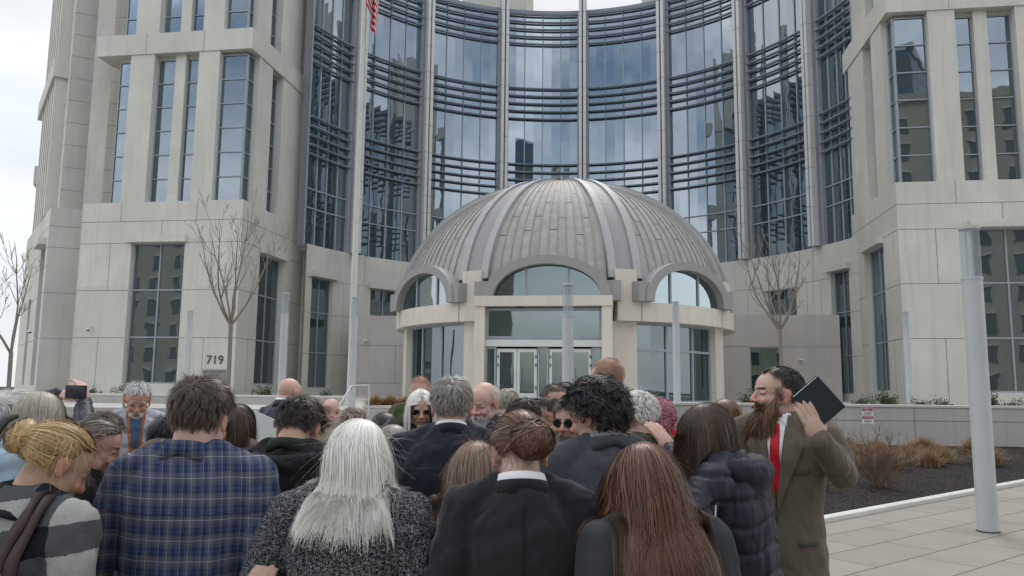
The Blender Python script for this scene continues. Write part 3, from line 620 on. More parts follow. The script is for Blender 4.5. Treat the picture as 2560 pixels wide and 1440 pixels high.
for i in range(nu):
    for j in range(nv):
        a = i * (nv + 1) + j; F.append((a, a + nv + 1, a + nv + 2, a + 1)); st = j * 13 // nv
        blue = i < nu * .4 and st < 7; star = blue and (i % 3 == 1) and (j % 3 == 1)
        Cc.append((.6, .6, .6, 1) if star else (.02, .03, .14, 1) if blue else ((.5, .02, .03, 1) if st % 2 == 0 else (.62, .6, .58, 1)))
me = bpy.data.meshes.new('flag'); me.from_pydata(V, [], F); me.materials.append(MATS['flag_cloth']); ca = me.color_attributes.new('tint', 'FLOAT_COLOR', 'CORNER'); ca.data.foreach_set('color', np.repeat(np.array(Cc, dtype=np.float32), 4, axis=0).ravel())
fl_ = bpy.data.objects.new('flag', me); COL.objects.link(fl_); fl_.location = (-5.92, 29.0, .98); tag(fl_, 'limp red and white striped national flag on the flagpole', 'flag')
# ------------------------------------------------------------------ bare trees
m = NB('bark', .9, .15); o = m.coord(scale=(8, 8, 2)); f = m.noise(o, 3, 5, .7); m.color(m.mix(f, (.15, .13, .105), (.30, .27, .225))).bump(f, .5, .02)
def bare_tree(loc, h, fork, spread, label, seed, nl=5, lean=0):
    rnd = random.Random(seed); r_ = empty('bare_tree', loc, 0, label, 'tree', 'bare young trees in the planters')
    tr_ = MB(); p = [Vector((0, 0, -.1)), Vector((.02, .01, fork * .5)), Vector((lean * .3, 0, fork))]; R0 = .028 + h * .0065
    tr_.tube(p, [R0 * 1.25, R0, R0 * .95], 'bark', 10); tr_.build('trunk', r_, True)
    cr_ = MB()
    def branch(p0, d0, ln, r0, depth):
        n = 7; pts = [p0]; d_ = d0.normalized(); kinks = []
        for i in range(n):
            d_ = (d_ + Vector((rnd.uniform(-.16, .16), rnd.uniform(-.16, .16), .10 + (.10 if depth == 0 else .03)))).normalized(); pts.append(pts[-1] + d_ * ln / n); kinks.append(d_.copy())
        rad = [max(.0065, r0 * (1 - .8 * i / n)) for i in range(n + 1)]; cr_.tube(pts, rad, 'bark', 6)
        if depth < 3:
            k = [5, 3, 1][depth]
            for q in range(k):
                i = rnd.randint(2, n - 1); s_ = kinks[i - 1]; side = Vector((rnd.uniform(-1, 1), rnd.uniform(-1, 1), rnd.uniform(-.1, .5)))
                side = (side - s_ * side.dot(s_)).normalized()
                branch(pts[i], s_ * .75 + side * .65, ln * rnd.uniform(.22, .45), rad[i] * .6, depth + 1)
        elif ln > .05: cr_.tube([pts[-1], pts[-1] + d_ * .045], [.011, .007], 'bark', 5)
    top = p[-1]
    for i in range(nl):
        a = 2 * pi * i / nl + rnd.uniform(-.3, .3); out_ = spread * rnd.uniform(.75, 1.05); hh = (h - fork) * rnd.uniform(.7, .95)
        if i == 0: out_, hh = .15, (h - fork)
        branch(top - Vector((0, 0, rnd.uniform(0, .12))), Vector((cos(a) * out_, sin(a) * out_, hh * .62)), math.hypot(out_, hh) * 1.02, R0 * .62, 0)
    cr_.build('crown', r_, True); return r_
bare_tree((-9.95, 27.6, .6), 7.5, 3.3, 1.65, 'bare young tree in front of the left tower', 5, 6)
bare_tree((9.3, 27.0, .9), 6.0, 2.95, 1.5, 'bare young tree in front of the right connector wall', 11, 7)
bare_tree((-16.3, 25.5, .1), 6.2, 2.6, 1.8, 'bare wide tree at the left edge of the picture', 21, 3)
bare_tree((-17.6, 26.6, .1), 5.2, 2.2, 1.3, 'bare thin tree cut by the left picture border', 9, 3)
# ------------------------------------------------------------------ shrubs and grasses
m = NB('shrub_leaf', .6, .3); at = m.n('ShaderNodeAttribute', attribute_name='tint'); m.color(m.mix(at.outputs['Fac'], (.025, .045, .018), (.075, .10, .045)))
m = NB('dry_grass', .8, .2); at = m.n('ShaderNodeAttribute', attribute_name='tint'); m.color(m.mix(at.outputs['Fac'], (.16, .085, .035), (.46, .30, .14)))
m = NB('tan_grass', .8, .2); at = m.n('ShaderNodeAttribute', attribute_name='tint'); m.color(m.mix(at.outputs['Fac'], (.17, .11, .055), (.42, .31, .18)))
def attr_mesh(name, V, F, tint, mat, parent=None, smooth=False):
    me = bpy.data.meshes.new(name); V = np.asarray(V, dtype=np.float32).reshape(-1, 3); F = np.asarray(F, dtype=np.int32); k = F.shape[1]
    me.vertices.add(len(V)); me.vertices.foreach_set('co', V.ravel()); me.loops.add(F.size); me.loops.foreach_set('vertex_index', F.ravel())
    me.polygons.add(len(F)); me.polygons.foreach_set('loop_start', np.arange(0, F.size, k, dtype=np.int32)); me.polygons.foreach_set('loop_total', np.full(len(F), k, dtype=np.int32))
    if smooth: me.polygons.foreach_set('use_smooth', np.ones(len(F), dtype=bool))
    me.update(calc_edges=True); me.validate(); me.materials.append(MATS[mat])
    if tint is not None:
        tint = np.asarray(tint, dtype=np.float32); a = me.attributes.new('tint', 'FLOAT_COLOR', 'POINT'); 
        c = np.ones((len(V), 4), dtype=np.float32); c[:, :3] = tint.reshape(len(V), -1) if tint.size != len(V) else tint.reshape(-1, 1); a.data.foreach_set('color', c.ravel())
    o = bpy.data.objects.new(name, me); COL.objects.link(o)
    if parent is not None: o.parent = parent
    return o
def leaf_cloud(n, rx, ry, h, size, seed):
    r = np.random.default_rng(seed); cc = r.normal(size=(26, 3)) * (.42, .42, .3) ; cc[:, 2] = np.abs(cc[:, 2]) + .15
    c = cc[r.integers(0, 26, n)] + r.normal(size=(n, 3)) * .14; c *= (rx, ry, h); c[:, 2] = np.abs(c[:, 2])
    a = r.normal(size=(n, 3)); a /= np.linalg.norm(a, axis=1)[:, None]; b = np.cross(a, r.normal(size=(n, 3))); b /= np.linalg.norm(b, axis=1)[:, None]; s_ = size * r.uniform(.6, 1.2, (n, 1))
    V = np.stack([c - a * s_, c + b * s_ * .45, c + a * s_, c - b * s_ * .45], 1).reshape(-1, 3); F = np.arange(4 * n).reshape(-1, 4)
    return V, F, np.repeat(r.uniform(0, 1, n), 4)
def blades(n, rad, h, seed, w=.006, arch_=.55):
    r = np.random.default_rng(seed); ang = r.uniform(0, 2 * pi, n); lean_ = np.abs(r.normal(0, .5, n)); ln = h * r.uniform(.6, 1.15, n); base = r.normal(size=(n, 2)) * rad * .18
    d_ = np.stack([np.cos(ang), np.sin(ang)], 1); V = []; T = np.linspace(0, 1, 5)
    side = np.stack([-np.sin(ang), np.cos(ang), np.zeros(n)], 1)
    for t in T:
        out_ = rad * lean_ * (t ** 1.5) * 1.3; z = ln * (t - arch_ * lean_ * t ** 2.4 * .8)
        p = np.concatenate([base + d_ * out_[:, None], np.maximum(z, .01)[:, None]], 1); V.append(np.stack([p - side * w * (1.05 - t), p + side * w * (1.05 - t)], 1))
    V = np.stack(V, 1).reshape(n, 10, 3); F = []
    for k in range(4): F.append(np.array([2 * k, 2 * k + 1, 2 * k + 3, 2 * k + 2])[None] + np.arange(n)[:, None] * 10)
    return V.reshape(-1, 3), np.concatenate(F), np.repeat(r.uniform(0, 1, n), 10)
def plant(kind, x, y, z, mesh, label, cat, group, mat, sc=1.0, rz=0):
    V, F, T = mesh; o = attr_mesh(kind, V * sc, F, T, mat); o.location = (x, y, z); o.rotation_euler = (0, 0, rz); tag(o, label, cat, group); return o
LC = [leaf_cloud(900, .42, .3, .5, .035, s) for s in (1, 2, 3)]
where = ['below the left tower window', 'beside the left tree trunk', 'under the left tower side window', 'behind the left wall near the railing', 'under the right connector window', 'left of the warning sign above the wall', 'above the warning sign', 'right of the warning sign', 'at the foot of the right stone corner', 'left of the slim right lamp column', 'beside the near lamp column above the wall', 'at the right picture border above the wall']
xs = [(-16.5, 30.9), (-15.0, 30.9), (-12.7, 30.9), (-11.6, 30.9), (-9.6, 30.8), (-8.6, 30.8), (-7.2, 30.6), (7.4, 24.4), (8.3, 24.6), (10.8, 24.4), (11.7, 24.4), (12.7, 24.5), (13.4, 24.5), (14.9, 24.5), (15.7, 24.5), (16.9, 24.5), (17.9, 24.6)]
for i, (x, y) in enumerate(xs):
    px = x / y
    lb = ('low green shrub behind the left planter wall, ' if x < 0 else 'low green shrub behind the right planter wall, ') + ['at its far left', 'second from its left end', 'third from its left end', 'fourth from its left end', 'beside the lamp column', 'left of the railing group', 'nearest the stair railing', 'nearest the rotunda', 'below the connector window', 'left of the sign', 'just above the sign', 'just right of the sign', 'fourth shrub right of the sign', 'before the slim lamp column', 'right of the slim lamp column', 'left of the near lamp column', 'at the right border'][i]
    plant('shrub', x, y, 1.12, LC[i % 3], lb, 'shrub', 'low shrubs along the planter walls', 'shrub_leaf', (1.0, 1.25, .9)[i % 3], i * 1.3)
GB = [blades(900, .42, .36, s) for s in (4, 5, 6)]; GO = [blades(1100, .5, .42, s, .009) for s in (7, 8)]
gp = [(7.75, 16.4), (7.3, 17.5), (8.5, 18.2), (9.5, 18.9), (8.0, 18.9), (8.9, 16.9), (9.3, 20.3), (10.1, 19.9), (8.7, 20.4), (10.6, 17.6), (7.1, 19.4), (11.9, 20.4), (11.5, 19.2), (7.9, 20.8), (9.6, 17.6), (13.9, 20.9), (15.0, 21.0), (6.6, 18.3), (12.6, 21.5), (7.0, 16.6), (8.4, 17.4), (9.1, 18.0), (10.2, 18.9), (8.2, 19.9), (7.6, 18.4), (10.9, 20.9), (9.0, 19.4)]
gl = ['front-left clump of the drift', 'low left clump of the drift', 'clump in the middle of the drift', 'right-hand middle clump', 'left-hand middle clump', 'clump nearest the paving', 'back clump below the crack', 'back clump right of the crack', 'back clump left of the crack', 'lone clump near the kerb side', 'clump behind the bare shrub', 'clump left of the lamp column near the wall', 'clump left of the lamp column nearer the kerb', 'clump touching the planter wall', 'front-right clump of the drift', 'clump just right of the lamp column', 'clump at the right picture border', 'clump half hidden by the bare shrub', 'small clump behind the lamp column', 'clump beside the bare shrub towards the kerb', 'second clump from the paving', 'clump in the very centre of the drift', 'rightmost clump of the middle row', 'middle clump of the back row', 'clump right behind the large bare shrub', 'clump against the wall left of the lamp column', 'clump between middle and back rows']
for i, (x, y) in enumerate(gp): plant('grass_clump', x, y, .13, GB[i % 3], 'dry tan ornamental grass, ' + gl[i], 'ornamental grass', 'dry grass clumps in the mulch bed', 'tan_grass', random.uniform(.95, 1.2), i)
for i, x in enumerate((-4.3, -3.85, -3.3, -2.9, -2.4, -2.0)): plant('grass_clump', x, 25.0 + .25 * (i % 2), 1.0, GO[i % 2], 'orange dry grass clump behind the low wall, number %s from the railing' % ['one', 'two', 'three', 'four', 'five', 'six'][i], 'ornamental grass', 'orange grass clumps behind the low wall', 'dry_grass', 1.05, i)
def twig_shrub(x, y, h, label, seed, n=34):
    rnd = random.Random(seed); b_ = MB()
    def br(p, d_, ln, r0, dep):
        pts = [p]; 
        for i in range(5): d_ = (d_ + Vector((rnd.uniform(-.3, .3), rnd.uniform(-.3, .3), rnd.uniform(-.05, .2)))).normalized(); pts.append(pts[-1] + d_ * ln / 5)
        b_.tube(pts, [r0 * (1 - .16 * i) for i in range(6)], 'twig', 4, False)
        if dep < 2:
            for q in range(5): br(pts[rnd.randint(1, 5)], d_ + Vector((rnd.uniform(-.8, .8), rnd.uniform(-.8, .8), rnd.uniform(-.2, .5))), ln * .5, r0 * .6, dep + 1)
    for i in range(n): a = rnd.uniform(0, 6.28); br(Vector((rnd.uniform(-.12, .12), rnd.uniform(-.12, .12), 0)), Vector((cos(a) * .8, sin(a) * .8, rnd.uniform(.5, 1.4))), h * rnd.uniform(.6, 1), .006, 0)
    o = b_.build('bare_shrub'); o.location = (x, y, .1); tag(o, label, 'shrub', 'bare twiggy shrubs in the mulch bed')
NB('twig', .9, .1, color=(.13, .09, .07)); NB('twig', .9, .1, color=(.15, .10, .075))
twig_shrub(6.35, 13.7, .8, 'large bare twiggy shrub right of the bearded man in the green suit', 1, 40); twig_shrub(6.1, 15.4, .8, 'bare twiggy shrub partly behind the raised elbow', 2, 34); twig_shrub(5.2, 13.0, .5, 'small bare shrub low behind the green suit jacket', 3, 16)
# ------------------------------------------------------------------ signs and small fixtures
def text(s, size, loc, rot, mat, parent, name='lettering', depth=.002, serif=False, align='CENTER'):
    c_ = bpy.data.curves.new(name, 'FONT'); c_.body = s; c_.size = size; c_.extrude = depth; c_.align_x = align; c_.align_y = 'CENTER'
    t_ = bpy.data.objects.new(name, c_); COL.objects.link(t_); dg = bpy.context.evaluated_depsgraph_get(); me = bpy.data.meshes.new_from_object(t_.evaluated_get(dg)); bpy.data.objects.remove(t_)
    me.materials.clear(); me.materials.append(MATS[mat]); o = bpy.data.objects.new(name, me); COL.objects.link(o); o.parent = parent; o.location = loc; o.rotation_euler = rot; return o
NB('sign_white', .5, color=(.72, .72, .70)); NB('sign_red', .5, color=(.36, .03, .05)); NB('ink', .6, color=(.04, .045, .05)); NB('bronze_ink', .5, color=(.06, .055, .05)); metal('plaque', (.25, .245, .235), .4)
sy = 23.95 - (10.72 + 1.9) * (1.0 / 27.9) - .012
sg = empty('warning_sign', (10.62, sy, .99), R_(-2.05), 'red and white restricted area warning sign on the planter wall', 'sign')
MB().box(-.17, .17, 0, .008, -.25, .25, 'sign_white').build('sign_plate', sg)
MB().box(-.155, .155, -.003, -.0002, .15, .24, 'sign_red').build('red_band', sg); MB().box(-.155, .155, -.003, -.0002, -.09, -.005, 'sign_red').build('red_band', sg)
rx = (pi / 2, 0, 0)
for s_, z, h_, mt in (('RESTRICTED', .215, .046, 'sign_white'), ('AREA', .172, .046, 'sign_white'), ('NO TRESPASSING', .112, .034, 'ink'), ('AUTHORIZED', .07, .034, 'ink'), ('PERSONNEL ONLY', .03, .03, 'ink'), ('AREA UNDER', -.03, .04, 'sign_white'), ('SURVEILLANCE', -.068, .036, 'sign_white'), ('VIOLATORS WILL', -.125, .03, 'ink'), ('BE PROSECUTED', -.165, .03, 'ink'), ('UNDER THE LAW', -.21, .024, 'ink')):
    text(s_, h_, (0, -.0045, z), rx, mt, sg)
def court_pt(x, y, z): A = R_(ANG); return (CX + x * cos(A) - y * sin(A), CY + x * sin(A) + y * cos(A), z)
nb = empty('building_number', court_pt(-22.1, -.41, 3.22), R_(ANG), 'dark serif building number 719 beside the tree trunk', 'sign')
for i, ch in enumerate('719'): text(ch, .78, (-.42 + i * .4, -.02, 0), rx, 'bronze_ink', nb, 'digit', .02)
pq = empty('wall_plaque', court_pt(-22.12, -.41, 2.12), R_(ANG), 'grey metal plaque with small lettering below the building number', 'sign')
MB().box(-.78, .78, -.04, 0, -.52, .52, 'plaque').build('plaque_plate', pq, bevel=.01); text('UNITED STATES OF AMERICA', .125, (0, -.045, .36), rx, 'bronze_ink', pq); text('COURTHOUSE', .1, (0, -.045, .12), rx, 'bronze_ink', pq); text('NASHVILLE', .08, (0, -.045, -.02), rx, 'bronze_ink', pq)
def dome_cam(p, rz, label):
    c_ = empty('security_camera', p, rz, label, 'camera', 'security cameras on the walls')
    MB().tube([(0, 0, .1), (0, -.35, .12), (0, -.42, .08)], .035, 'rail_white', 8).build('bracket', c_, True); MB().tube([(0, -.42, .08), (0, -.42, 0), (0, -.42, -.06)], [.06, .15, .17], 'rail_white', 16).build('housing', c_, True)
    MB().tube([(0, -.42, -.061), (0, -.42, -.12), (0, -.42, -.16)], [.12, .1, .03], 'dark_metal', 16).build('lens_dome', c_, True)
dome_cam(court_pt(-30.85, -.4, 5.2), R_(ANG), 'white dome security camera on the left tower wall'); dome_cam(court_pt(-35.9, .3, 5.1), R_(ANG + 30), 'white dome security camera at the far left corner')
def bullet_cam(p, rz, label):
    c_ = empty('security_camera', p, rz, label, 'camera', 'security cameras on the walls'); MB().tube([(0, 0, 0), (0, -.2, 0)], .03, 'dark_metal', 8).build('bracket', c_); MB().tube([(-.2, -.24, .06), (.15, -.28, -.04)], .075, 'rail_white', 10).build('housing', c_, True)
bullet_cam(court_pt(-17.0, 8.6, 4.9) if False else court_pt(-15.2, 8.6, 5.0), R_(ANG), 'small bullet security camera on the left connector wall'); bullet_cam(court_pt(15.55, 8.9, 3.75), R_(ANG), 'small bullet security camera on the right connector wall')
# red banner edge at far left
bn = MB().box(-.35, .35, -.05, .05, 0, 4.2, 'sign_red'); o = bn.build('street_banner'); o.location = (-27.9, 41.5, 2.2); tag(o, 'dark red banner at the left picture border', 'banner')
# ------------------------------------------------------------------ the street behind the camera, seen only in the glass
stone('street_stone', (.55, .50, .41), .08, .6); NB('street_window', .12, .8, color=(.08, .10, .10)); NB('street_white', .7, color=(.6, .6, .58)); NB('street_glass', .08, .9, .6, color=(.05, .12, .2))
def street_building(x, y, w_, d_, h, cols_, rows_, mat, wmat, label, rz=0, lines=False):
    b_ = empty('office_building', (x, y, 0), rz, label, 'building'); MB().box(-w_ / 2, w_ / 2, -d_ / 2, d_ / 2, 0, h, mat).build('wall', b_)
    MB().box(-w_ / 2 - .4, w_ / 2 + .4, -d_ / 2 - .4, d_ / 2 + .4, h, h + 1.1, 'street_white' if lines else mat).build('cornice', b_)
    for j in range(rows_):
        z0 = 1.4 + (h - 2) * j / rows_; hh = (h - 2) / rows_ * .6
        if lines: MB().box(-w_ / 2 - .05, w_ / 2 + .05, -d_ / 2 - .05, d_ / 2 + .05, z0, z0 + hh, wmat).build('window_band', b_)
        else:
            for i in range(cols_): cx_ = -w_ / 2 + w_ * (i + .5) / cols_; ww = w_ / cols_ * .17; f = MB().box(cx_ - ww, cx_ + ww, d_ / 2 + .01, d_ / 2 + .06, z0, z0 + hh, wmat).build('window', b_); MB().box(cx_ - ww - .15, cx_ + ww + .15, d_ / 2, d_ / 2 + .3, z0 + hh, z0 + hh + .3, 'street_white').build('window_hood', f)
street_building(-104, -42, 66, 16, 34, 13, 7, 'street_stone', 'street_window', 'beige stone office building across the street')
street_building(50, -44, 70, 16, 46, 14, 10, 'street_stone', 'street_window', 'tan stone office building across the street, right-hand one')
street_building(2, -82, 13, 14, 62, 1, 14, 'street_white', 'street_window', 'white banded tower far behind the plaza', 0, True)
street_building(44, -105, 22, 20, 78, 1, 18, 'street_glass', 'street_window', 'blue glass tower far behind the plaza', .4, True)
street_building(-52, -95, 20, 18, 58, 6, 12, 'street_stone', 'street_window', 'tan masonry tower far behind the plaza', 0)
# ================================================================== people
def skin_mat(name):
    m = NB(name, .5, .4); at = m.n('ShaderNodeAttribute', attribute_name='tint'); o = m.coord(); f = m.noise(o, 14, 5, .6); g = m.noise(o, 160, 2)
    c = m.mix(m.math('MULTIPLY', f, .5), at.outputs['Color'], (1.02, .86, .80), 'MULTIPLY'); m.color(c).bump(g, .12, .002)
    m.b.inputs['Subsurface Weight'].default_value = .12; m.b.inputs['Subsurface Radius'].default_value = (.012, .005, .003); m.b.inputs['Subsurface Scale'].default_value = .6
skin_mat('skin')
m = NB('hair', .38, .35); at = m.n('ShaderNodeAttribute', attribute_name='tint'); m.color(at.outputs['Color'])
def cloth(name, c, rough=.85, var=.12, bscale=220, bstr=.15, sheen=.0, fold=.35, spec=.25):
    m = NB(name, rough, spec); o = m.coord(); f = m.noise(o, 5, 4); w = m.noise(o, bscale, 2); fo = m.noise(m.coord(scale=(1, 1, .55)), 9, 3, .5, .6)
    c2 = m.mix(f, tuple(x * (1 - var) for x in c), tuple(min(1, x * (1 + var)) for x in c)); m.color(c2)
    h = m.math('MULTIPLY_ADD', w, .04, fo); m.bump(h, fold, .03); m.b.inputs['Sheen Weight'].default_value = sheen; return m
cloth('suit_black', (.014, .014, .017), sheen=.12); cloth('suit_navy', (.015, .018, .028), sheen=.12); cloth('suit_grey', (.05, .056, .068), sheen=.1); cloth('suit_green', (.115, .098, .074), bscale=140, sheen=.08)
cloth('suit_olive', (.06, .068, .052)); cloth('black_cotton', (.01, .01, .012)); cloth('hoodie_green', (.02, .028, .02)); cloth('navy_nylon', (.012, .016, .032), .5, fold=.6, spec=.4); cloth('puffer_navy', (.015, .014, .026), .6, fold=.7, spec=.3)
cloth('vest_grey', (.36, .38, .42), .6, fold=.5); cloth('vest_orange', (.32, .11, .04)); cloth('tee_blue', (.04, .08, .15)); cloth('light_blue', (.30, .42, .52)); cloth('olive', (.06, .075, .03)); cloth('charcoal', (.035, .038, .042), bscale=160)
cloth('beige', (.30, .25, .19)); cloth('brown_coat', (.05, .025, .018), .6); cloth('red_cloth', (.42, .02, .025)); cloth('shirt_white', (.72, .72, .74), .7); cloth('tie_red', (.42, .008, .02), .5); cloth('shirt_grey', (.20, .21, .22)); cloth('black_leather', (.012, .012, .013), .4, fold=.6, spec=.5)
cloth('trouser_dark', (.02, .02, .024)); cloth('trouser_brown', (.07, .06, .045)); cloth('denim', (.03, .045, .08)); cloth('yellow_plaid', (.40, .27, .08)); cloth('blue_print', (.12, .2, .33)); cloth('pink_cap', (.45, .33, .30))
NB('shoe_leather', .4, .5, color=(.015, .012, .01)); NB('bag_leather', .5, .4, color=(.045, .025, .025)); NB('black_plastic', .3, .5, color=(.01, .01, .012)); NB('lens_dark', .08, .8, color=(.012, .012, .02)); NB('gold_metal', .3, .5, .8, (.5, .38, .2)); NB('paper', .8, color=(.74, .73, .68)); NB('button', .4, color=(.03, .03, .025)); NB('silver', .3, .5, .6, (.5, .5, .5))
NB('eye_white', .3, color=(.5, .47, .45)); NB('book_cover', .45, .4, color=(.010, .018, .022)); NB('cardboard_white', .7, color=(.75, .77, .76))
# blue plaid flannel: stripes in both directions of the garment
m = NB('plaid', .9, .2); o = m.coord(); sx = m.n('ShaderNodeSeparateXYZ', {0: o}); wob = m.noise(o, 4, 2)
def stripes(m, coord, period, stops, w=.35):
    a = m.math('MULTIPLY_ADD', wob, .012, coord); fr = m.math('FRACT', m.math('DIVIDE', m.math('ADD', a, 10.0), period)); return m.ramp(fr, stops, 'CONSTANT')
horiz = m.math('ADD', sx.outputs[0], m.math('MULTIPLY', sx.outputs[1], .6))
N0, G0, B0 = (.015, .030, .085), (.115, .115, .135), (.035, .065, .15)
st = [(0, N0), (.2, G0), (.36, (.42, .44, .48)), (.385, G0), (.55, B0), (.62, N0), (.8, (.07, .08, .12)), (.96, (.30, .33, .38)), (.985, N0)]
ca_ = stripes(m, horiz, .062, st); cb_ = stripes(m, sx.outputs[2], .058, [(0, G0), (.18, N0), (.34, B0), (.44, N0), (.56, (.07, .08, .12)), (.72, G0), (.9, (.46, .48, .52)), (.93, G0)])
cc_ = m.mix(.5, ca_, cb_); wv = m.noise(o, 300, 2); cc_ = m.mix(m.math('MULTIPLY', wv, .4), cc_, (.02, .03, .06)); fo = m.noise(m.coord(scale=(1, 1, .6)), 8, 3, .5, .6); m.color(cc_).bump(fo, .45, .03)
# boucle tweed
m = NB('boucle', 1, .1); o = m.coord(); f = m.noise(o, 190, 3, .8, 1.5); g = m.noise(o, 80, 2); m.color(m.ramp(f, [(.46, (.012, .013, .018)), (.52, (.09, .09, .10)), (.60, (.62, .62, .64))])).bump(f, 1, .012)
# big fuzzy blocks
m = NB('block_check', 1, .1); o = m.coord(rot=(.0, R_(9), 0)); wb = m.noise(o, 60, 3, .8); wb2 = m.noise(o, 9, 2); sx = m.n('ShaderNodeSeparateXYZ', {0: o})
def blk(coord, per, ph): return m.math('FRACT', m.math('DIVIDE', m.math('ADD', m.math('MULTIPLY_ADD', wb, .012, m.math('MULTIPLY_ADD', wb2, .02, coord)), 10 + ph), per))
a = m.math('GREATER_THAN', blk(sx.outputs[0], .17, .045), .5); b = m.math('GREATER_THAN', blk(sx.outputs[2], .155, .05), .5)
c = m.mix(a, m.mix(b, (.012, .013, .02), (.13, .135, .145)), m.mix(b, (.15, .155, .165), (.66, .66, .63))); fz = m.noise(o, 240, 3, .8); m.color(m.mix(m.math('MULTIPLY', fz, .5), c, (.06, .065, .07))).bump(fz, 1, .01)
# maroon lace-print scarf
m = NB('maroon_scarf', .9, .2); o = m.coord(); vo = m.n('ShaderNodeTexVoronoi', {'Vector': o, 'Scale': 60}, feature='DISTANCE_TO_EDGE'); m.color(m.ramp(vo.outputs[0], [(.0, (.45, .25, .28)), (.12, (.17, .03, .055))])).bump(m.noise(o, 12, 3), .6, .03)
m = NB('maroon_knit', 1, .1); o = m.coord(); f = m.noise(o, 250, 3, .8); m.color(m.ramp(f, [(.45, (.05, .008, .02)), (.6, (.3, .1, .14))])).bump(f, 1, .01)
# ---- geometry helpers for bodies
class Prim(MB):
    def ball(s, c, r, M=None, n=10):
        c = Vector(c); r = r if hasattr(r, '__len__') else (r, r, r); rows = []
        for i in range(n + 1):
            ph = -pi / 2 + pi * i / n * .998 + .003
            row = [Vector((r[0] * cos(ph) * cos(2 * pi * j / (2 * n)), r[1] * cos(ph) * sin(2 * pi * j / (2 * n)), r[2] * sin(ph))) + c for j in range(2 * n)]
            rows.append([M @ p for p in row] if M else row)
        s.grid(rows, 'skin', True); s.quad(rows[0][::-1], 'skin'); s.quad(rows[-1], 'skin'); return s
    def limb(s, pts, rad, n=12, M=None):
        if M: pts = [M @ Vector(p) for p in pts]
        P = [Vector(pts[0])]; Rr = [rad[0]]
        for i in range(len(pts) - 1):
            for k in (1, 2, 3, 4): P.append(Vector(pts[i]).lerp(Vector(pts[i + 1]), k / 4)); Rr.append(rad[i] + (rad[i + 1] - rad[i]) * k / 4)
        s.tube(P, Rr, 'skin', n)
        for p, r in zip(pts, rad): s.ball(p, r * .995, n=6)
        return s
    def loft(s, rings, n=28, M=None):       # rings of (cx, cy, z, rx, ry, squareness)
        rows = []
        for (cx, cy, z, rx, ry, e) in rings:
            row = []
            for j in range(n):
                t = 2 * pi * j / n; c_, s_ = cos(t), sin(t); row.append(Vector((cx + rx * math.copysign(abs(c_) ** e, c_), cy + ry * math.copysign(abs(s_) ** e, s_), z)))
            rows.append([M @ p for p in row] if M else row)
        s.grid(rows, 'skin', True); s.quad(rows[0][::-1], 'skin'); s.quad(rows[-1], 'skin'); return s
def remesh(pr, vox, sm=2, fac=.5):
    me = bpy.data.meshes.new('t'); me.from_pydata(pr.v, [], pr.f); me.update(); o = bpy.data.objects.new('t', me); COL.objects.link(o)
    r = o.modifiers.new('r', 'REMESH'); r.mode = 'VOXEL'; r.voxel_size = vox
    if sm: k = o.modifiers.new('s', 'SMOOTH'); k.iterations = sm; k.factor = fac
    dg = bpy.context.evaluated_depsgraph_get(); ev = o.evaluated_get(dg); m2 = bpy.data.meshes.new_from_object(ev)
    bpy.data.objects.remove(o); bpy.data.meshes.remove(me)
    n = len(m2.vertices); V = np.empty(n * 3, dtype=np.float32); m2.vertices.foreach_get('co', V); Nn = np.empty(n * 3, dtype=np.float32); m2.vertex_normals.foreach_get('vector', Nn)
    return m2, V.reshape(-1, 3), Nn.reshape(-1, 3)
def finish(m2, name, mat, parent, tint=None, V=None):
    if V is not None: m2.vertices.foreach_set('co', np.asarray(V, dtype=np.float32).ravel()); m2.update()
    m2.name = name; m2.materials.clear(); m2.materials.append(MATS[mat]); m2.polygons.foreach_set('use_smooth', [True] * len(m2.polygons))
    if tint is not None:
        a = m2.attributes.new('tint', 'FLOAT_COLOR', 'POINT'); c = np.ones((len(tint), 4), dtype=np.float32); c[:, :3] = tint; a.data.foreach_set('color', c.ravel())
    o = bpy.data.objects.new(name, m2); COL.objects.link(o); o.parent = parent; return o
def folds(V, seed, amp, k=1.0):
    r = np.random.default_rng(seed); f = np.zeros(len(V))
    for i in range(9):
        w = r.normal(size=3) * (26, 26, 15) * k * (1 + i * .25); w2 = r.normal(size=3) * 12 * k
        f += np.sin(V @ w + 1.6 * np.sin(V @ w2 + r.uniform(0, 6)) + r.uniform(0, 6)) / (1 + i * .25)
    f = np.abs(f / 2.2); return (np.clip(f, 0, 1.4) - .6) * amp
HC, HR = np.array((0, -.014, .032)), np.array((.079, .099, .088))
def head_prims(p, M, fem=False, k=1.0):
    b = lambda c, r: p.ball(c, r, M)
    b((0, -.016, .032), (.0745, .094, .083)); b((0, .024, .03), (.066, .068, .07)); b((0, .035, -.022), (.060, .052, .075)); b((0, .026, -.066), (.052 if not fem else .047, .056, .043))
    b((0, .066, -.096), (.024, .021, .021)); b((0, .080, .024), (.044, .013, .012)); b((.033, .072, -.03), (.021, .016, .02)); b((-.033, .072, -.03), (.021, .016, .02))
    p.limb([(0, .086, .010), (0, .098, -.010), (0, .108, -.026)], [.0085, .0095, .0125], 8, M); b((.013, .096, -.031), (.0095, .011, .008)); b((-.013, .096, -.031), (.0095, .011, .008))
    b((0, .088, -.053), (.024, .010, .0062)); b((0, .087, -.064), (.021, .010, .007)); b((0, .078, -.058), (.03, .012, .018))
    for s in (-1, 1): b((s * .050, .02, -.06), (.014, .035, .03)); b((s * .032, .073, .0045), (.0165, .0125, .0115))
    for s in (-1, 1): b((s * .077, -.008, -.004), (.0075, .020, .032)); b((s * .082, -.016, .008), (.006, .014, .020)); b((s * .076, -.004, -.03), (.007, .010, .012))
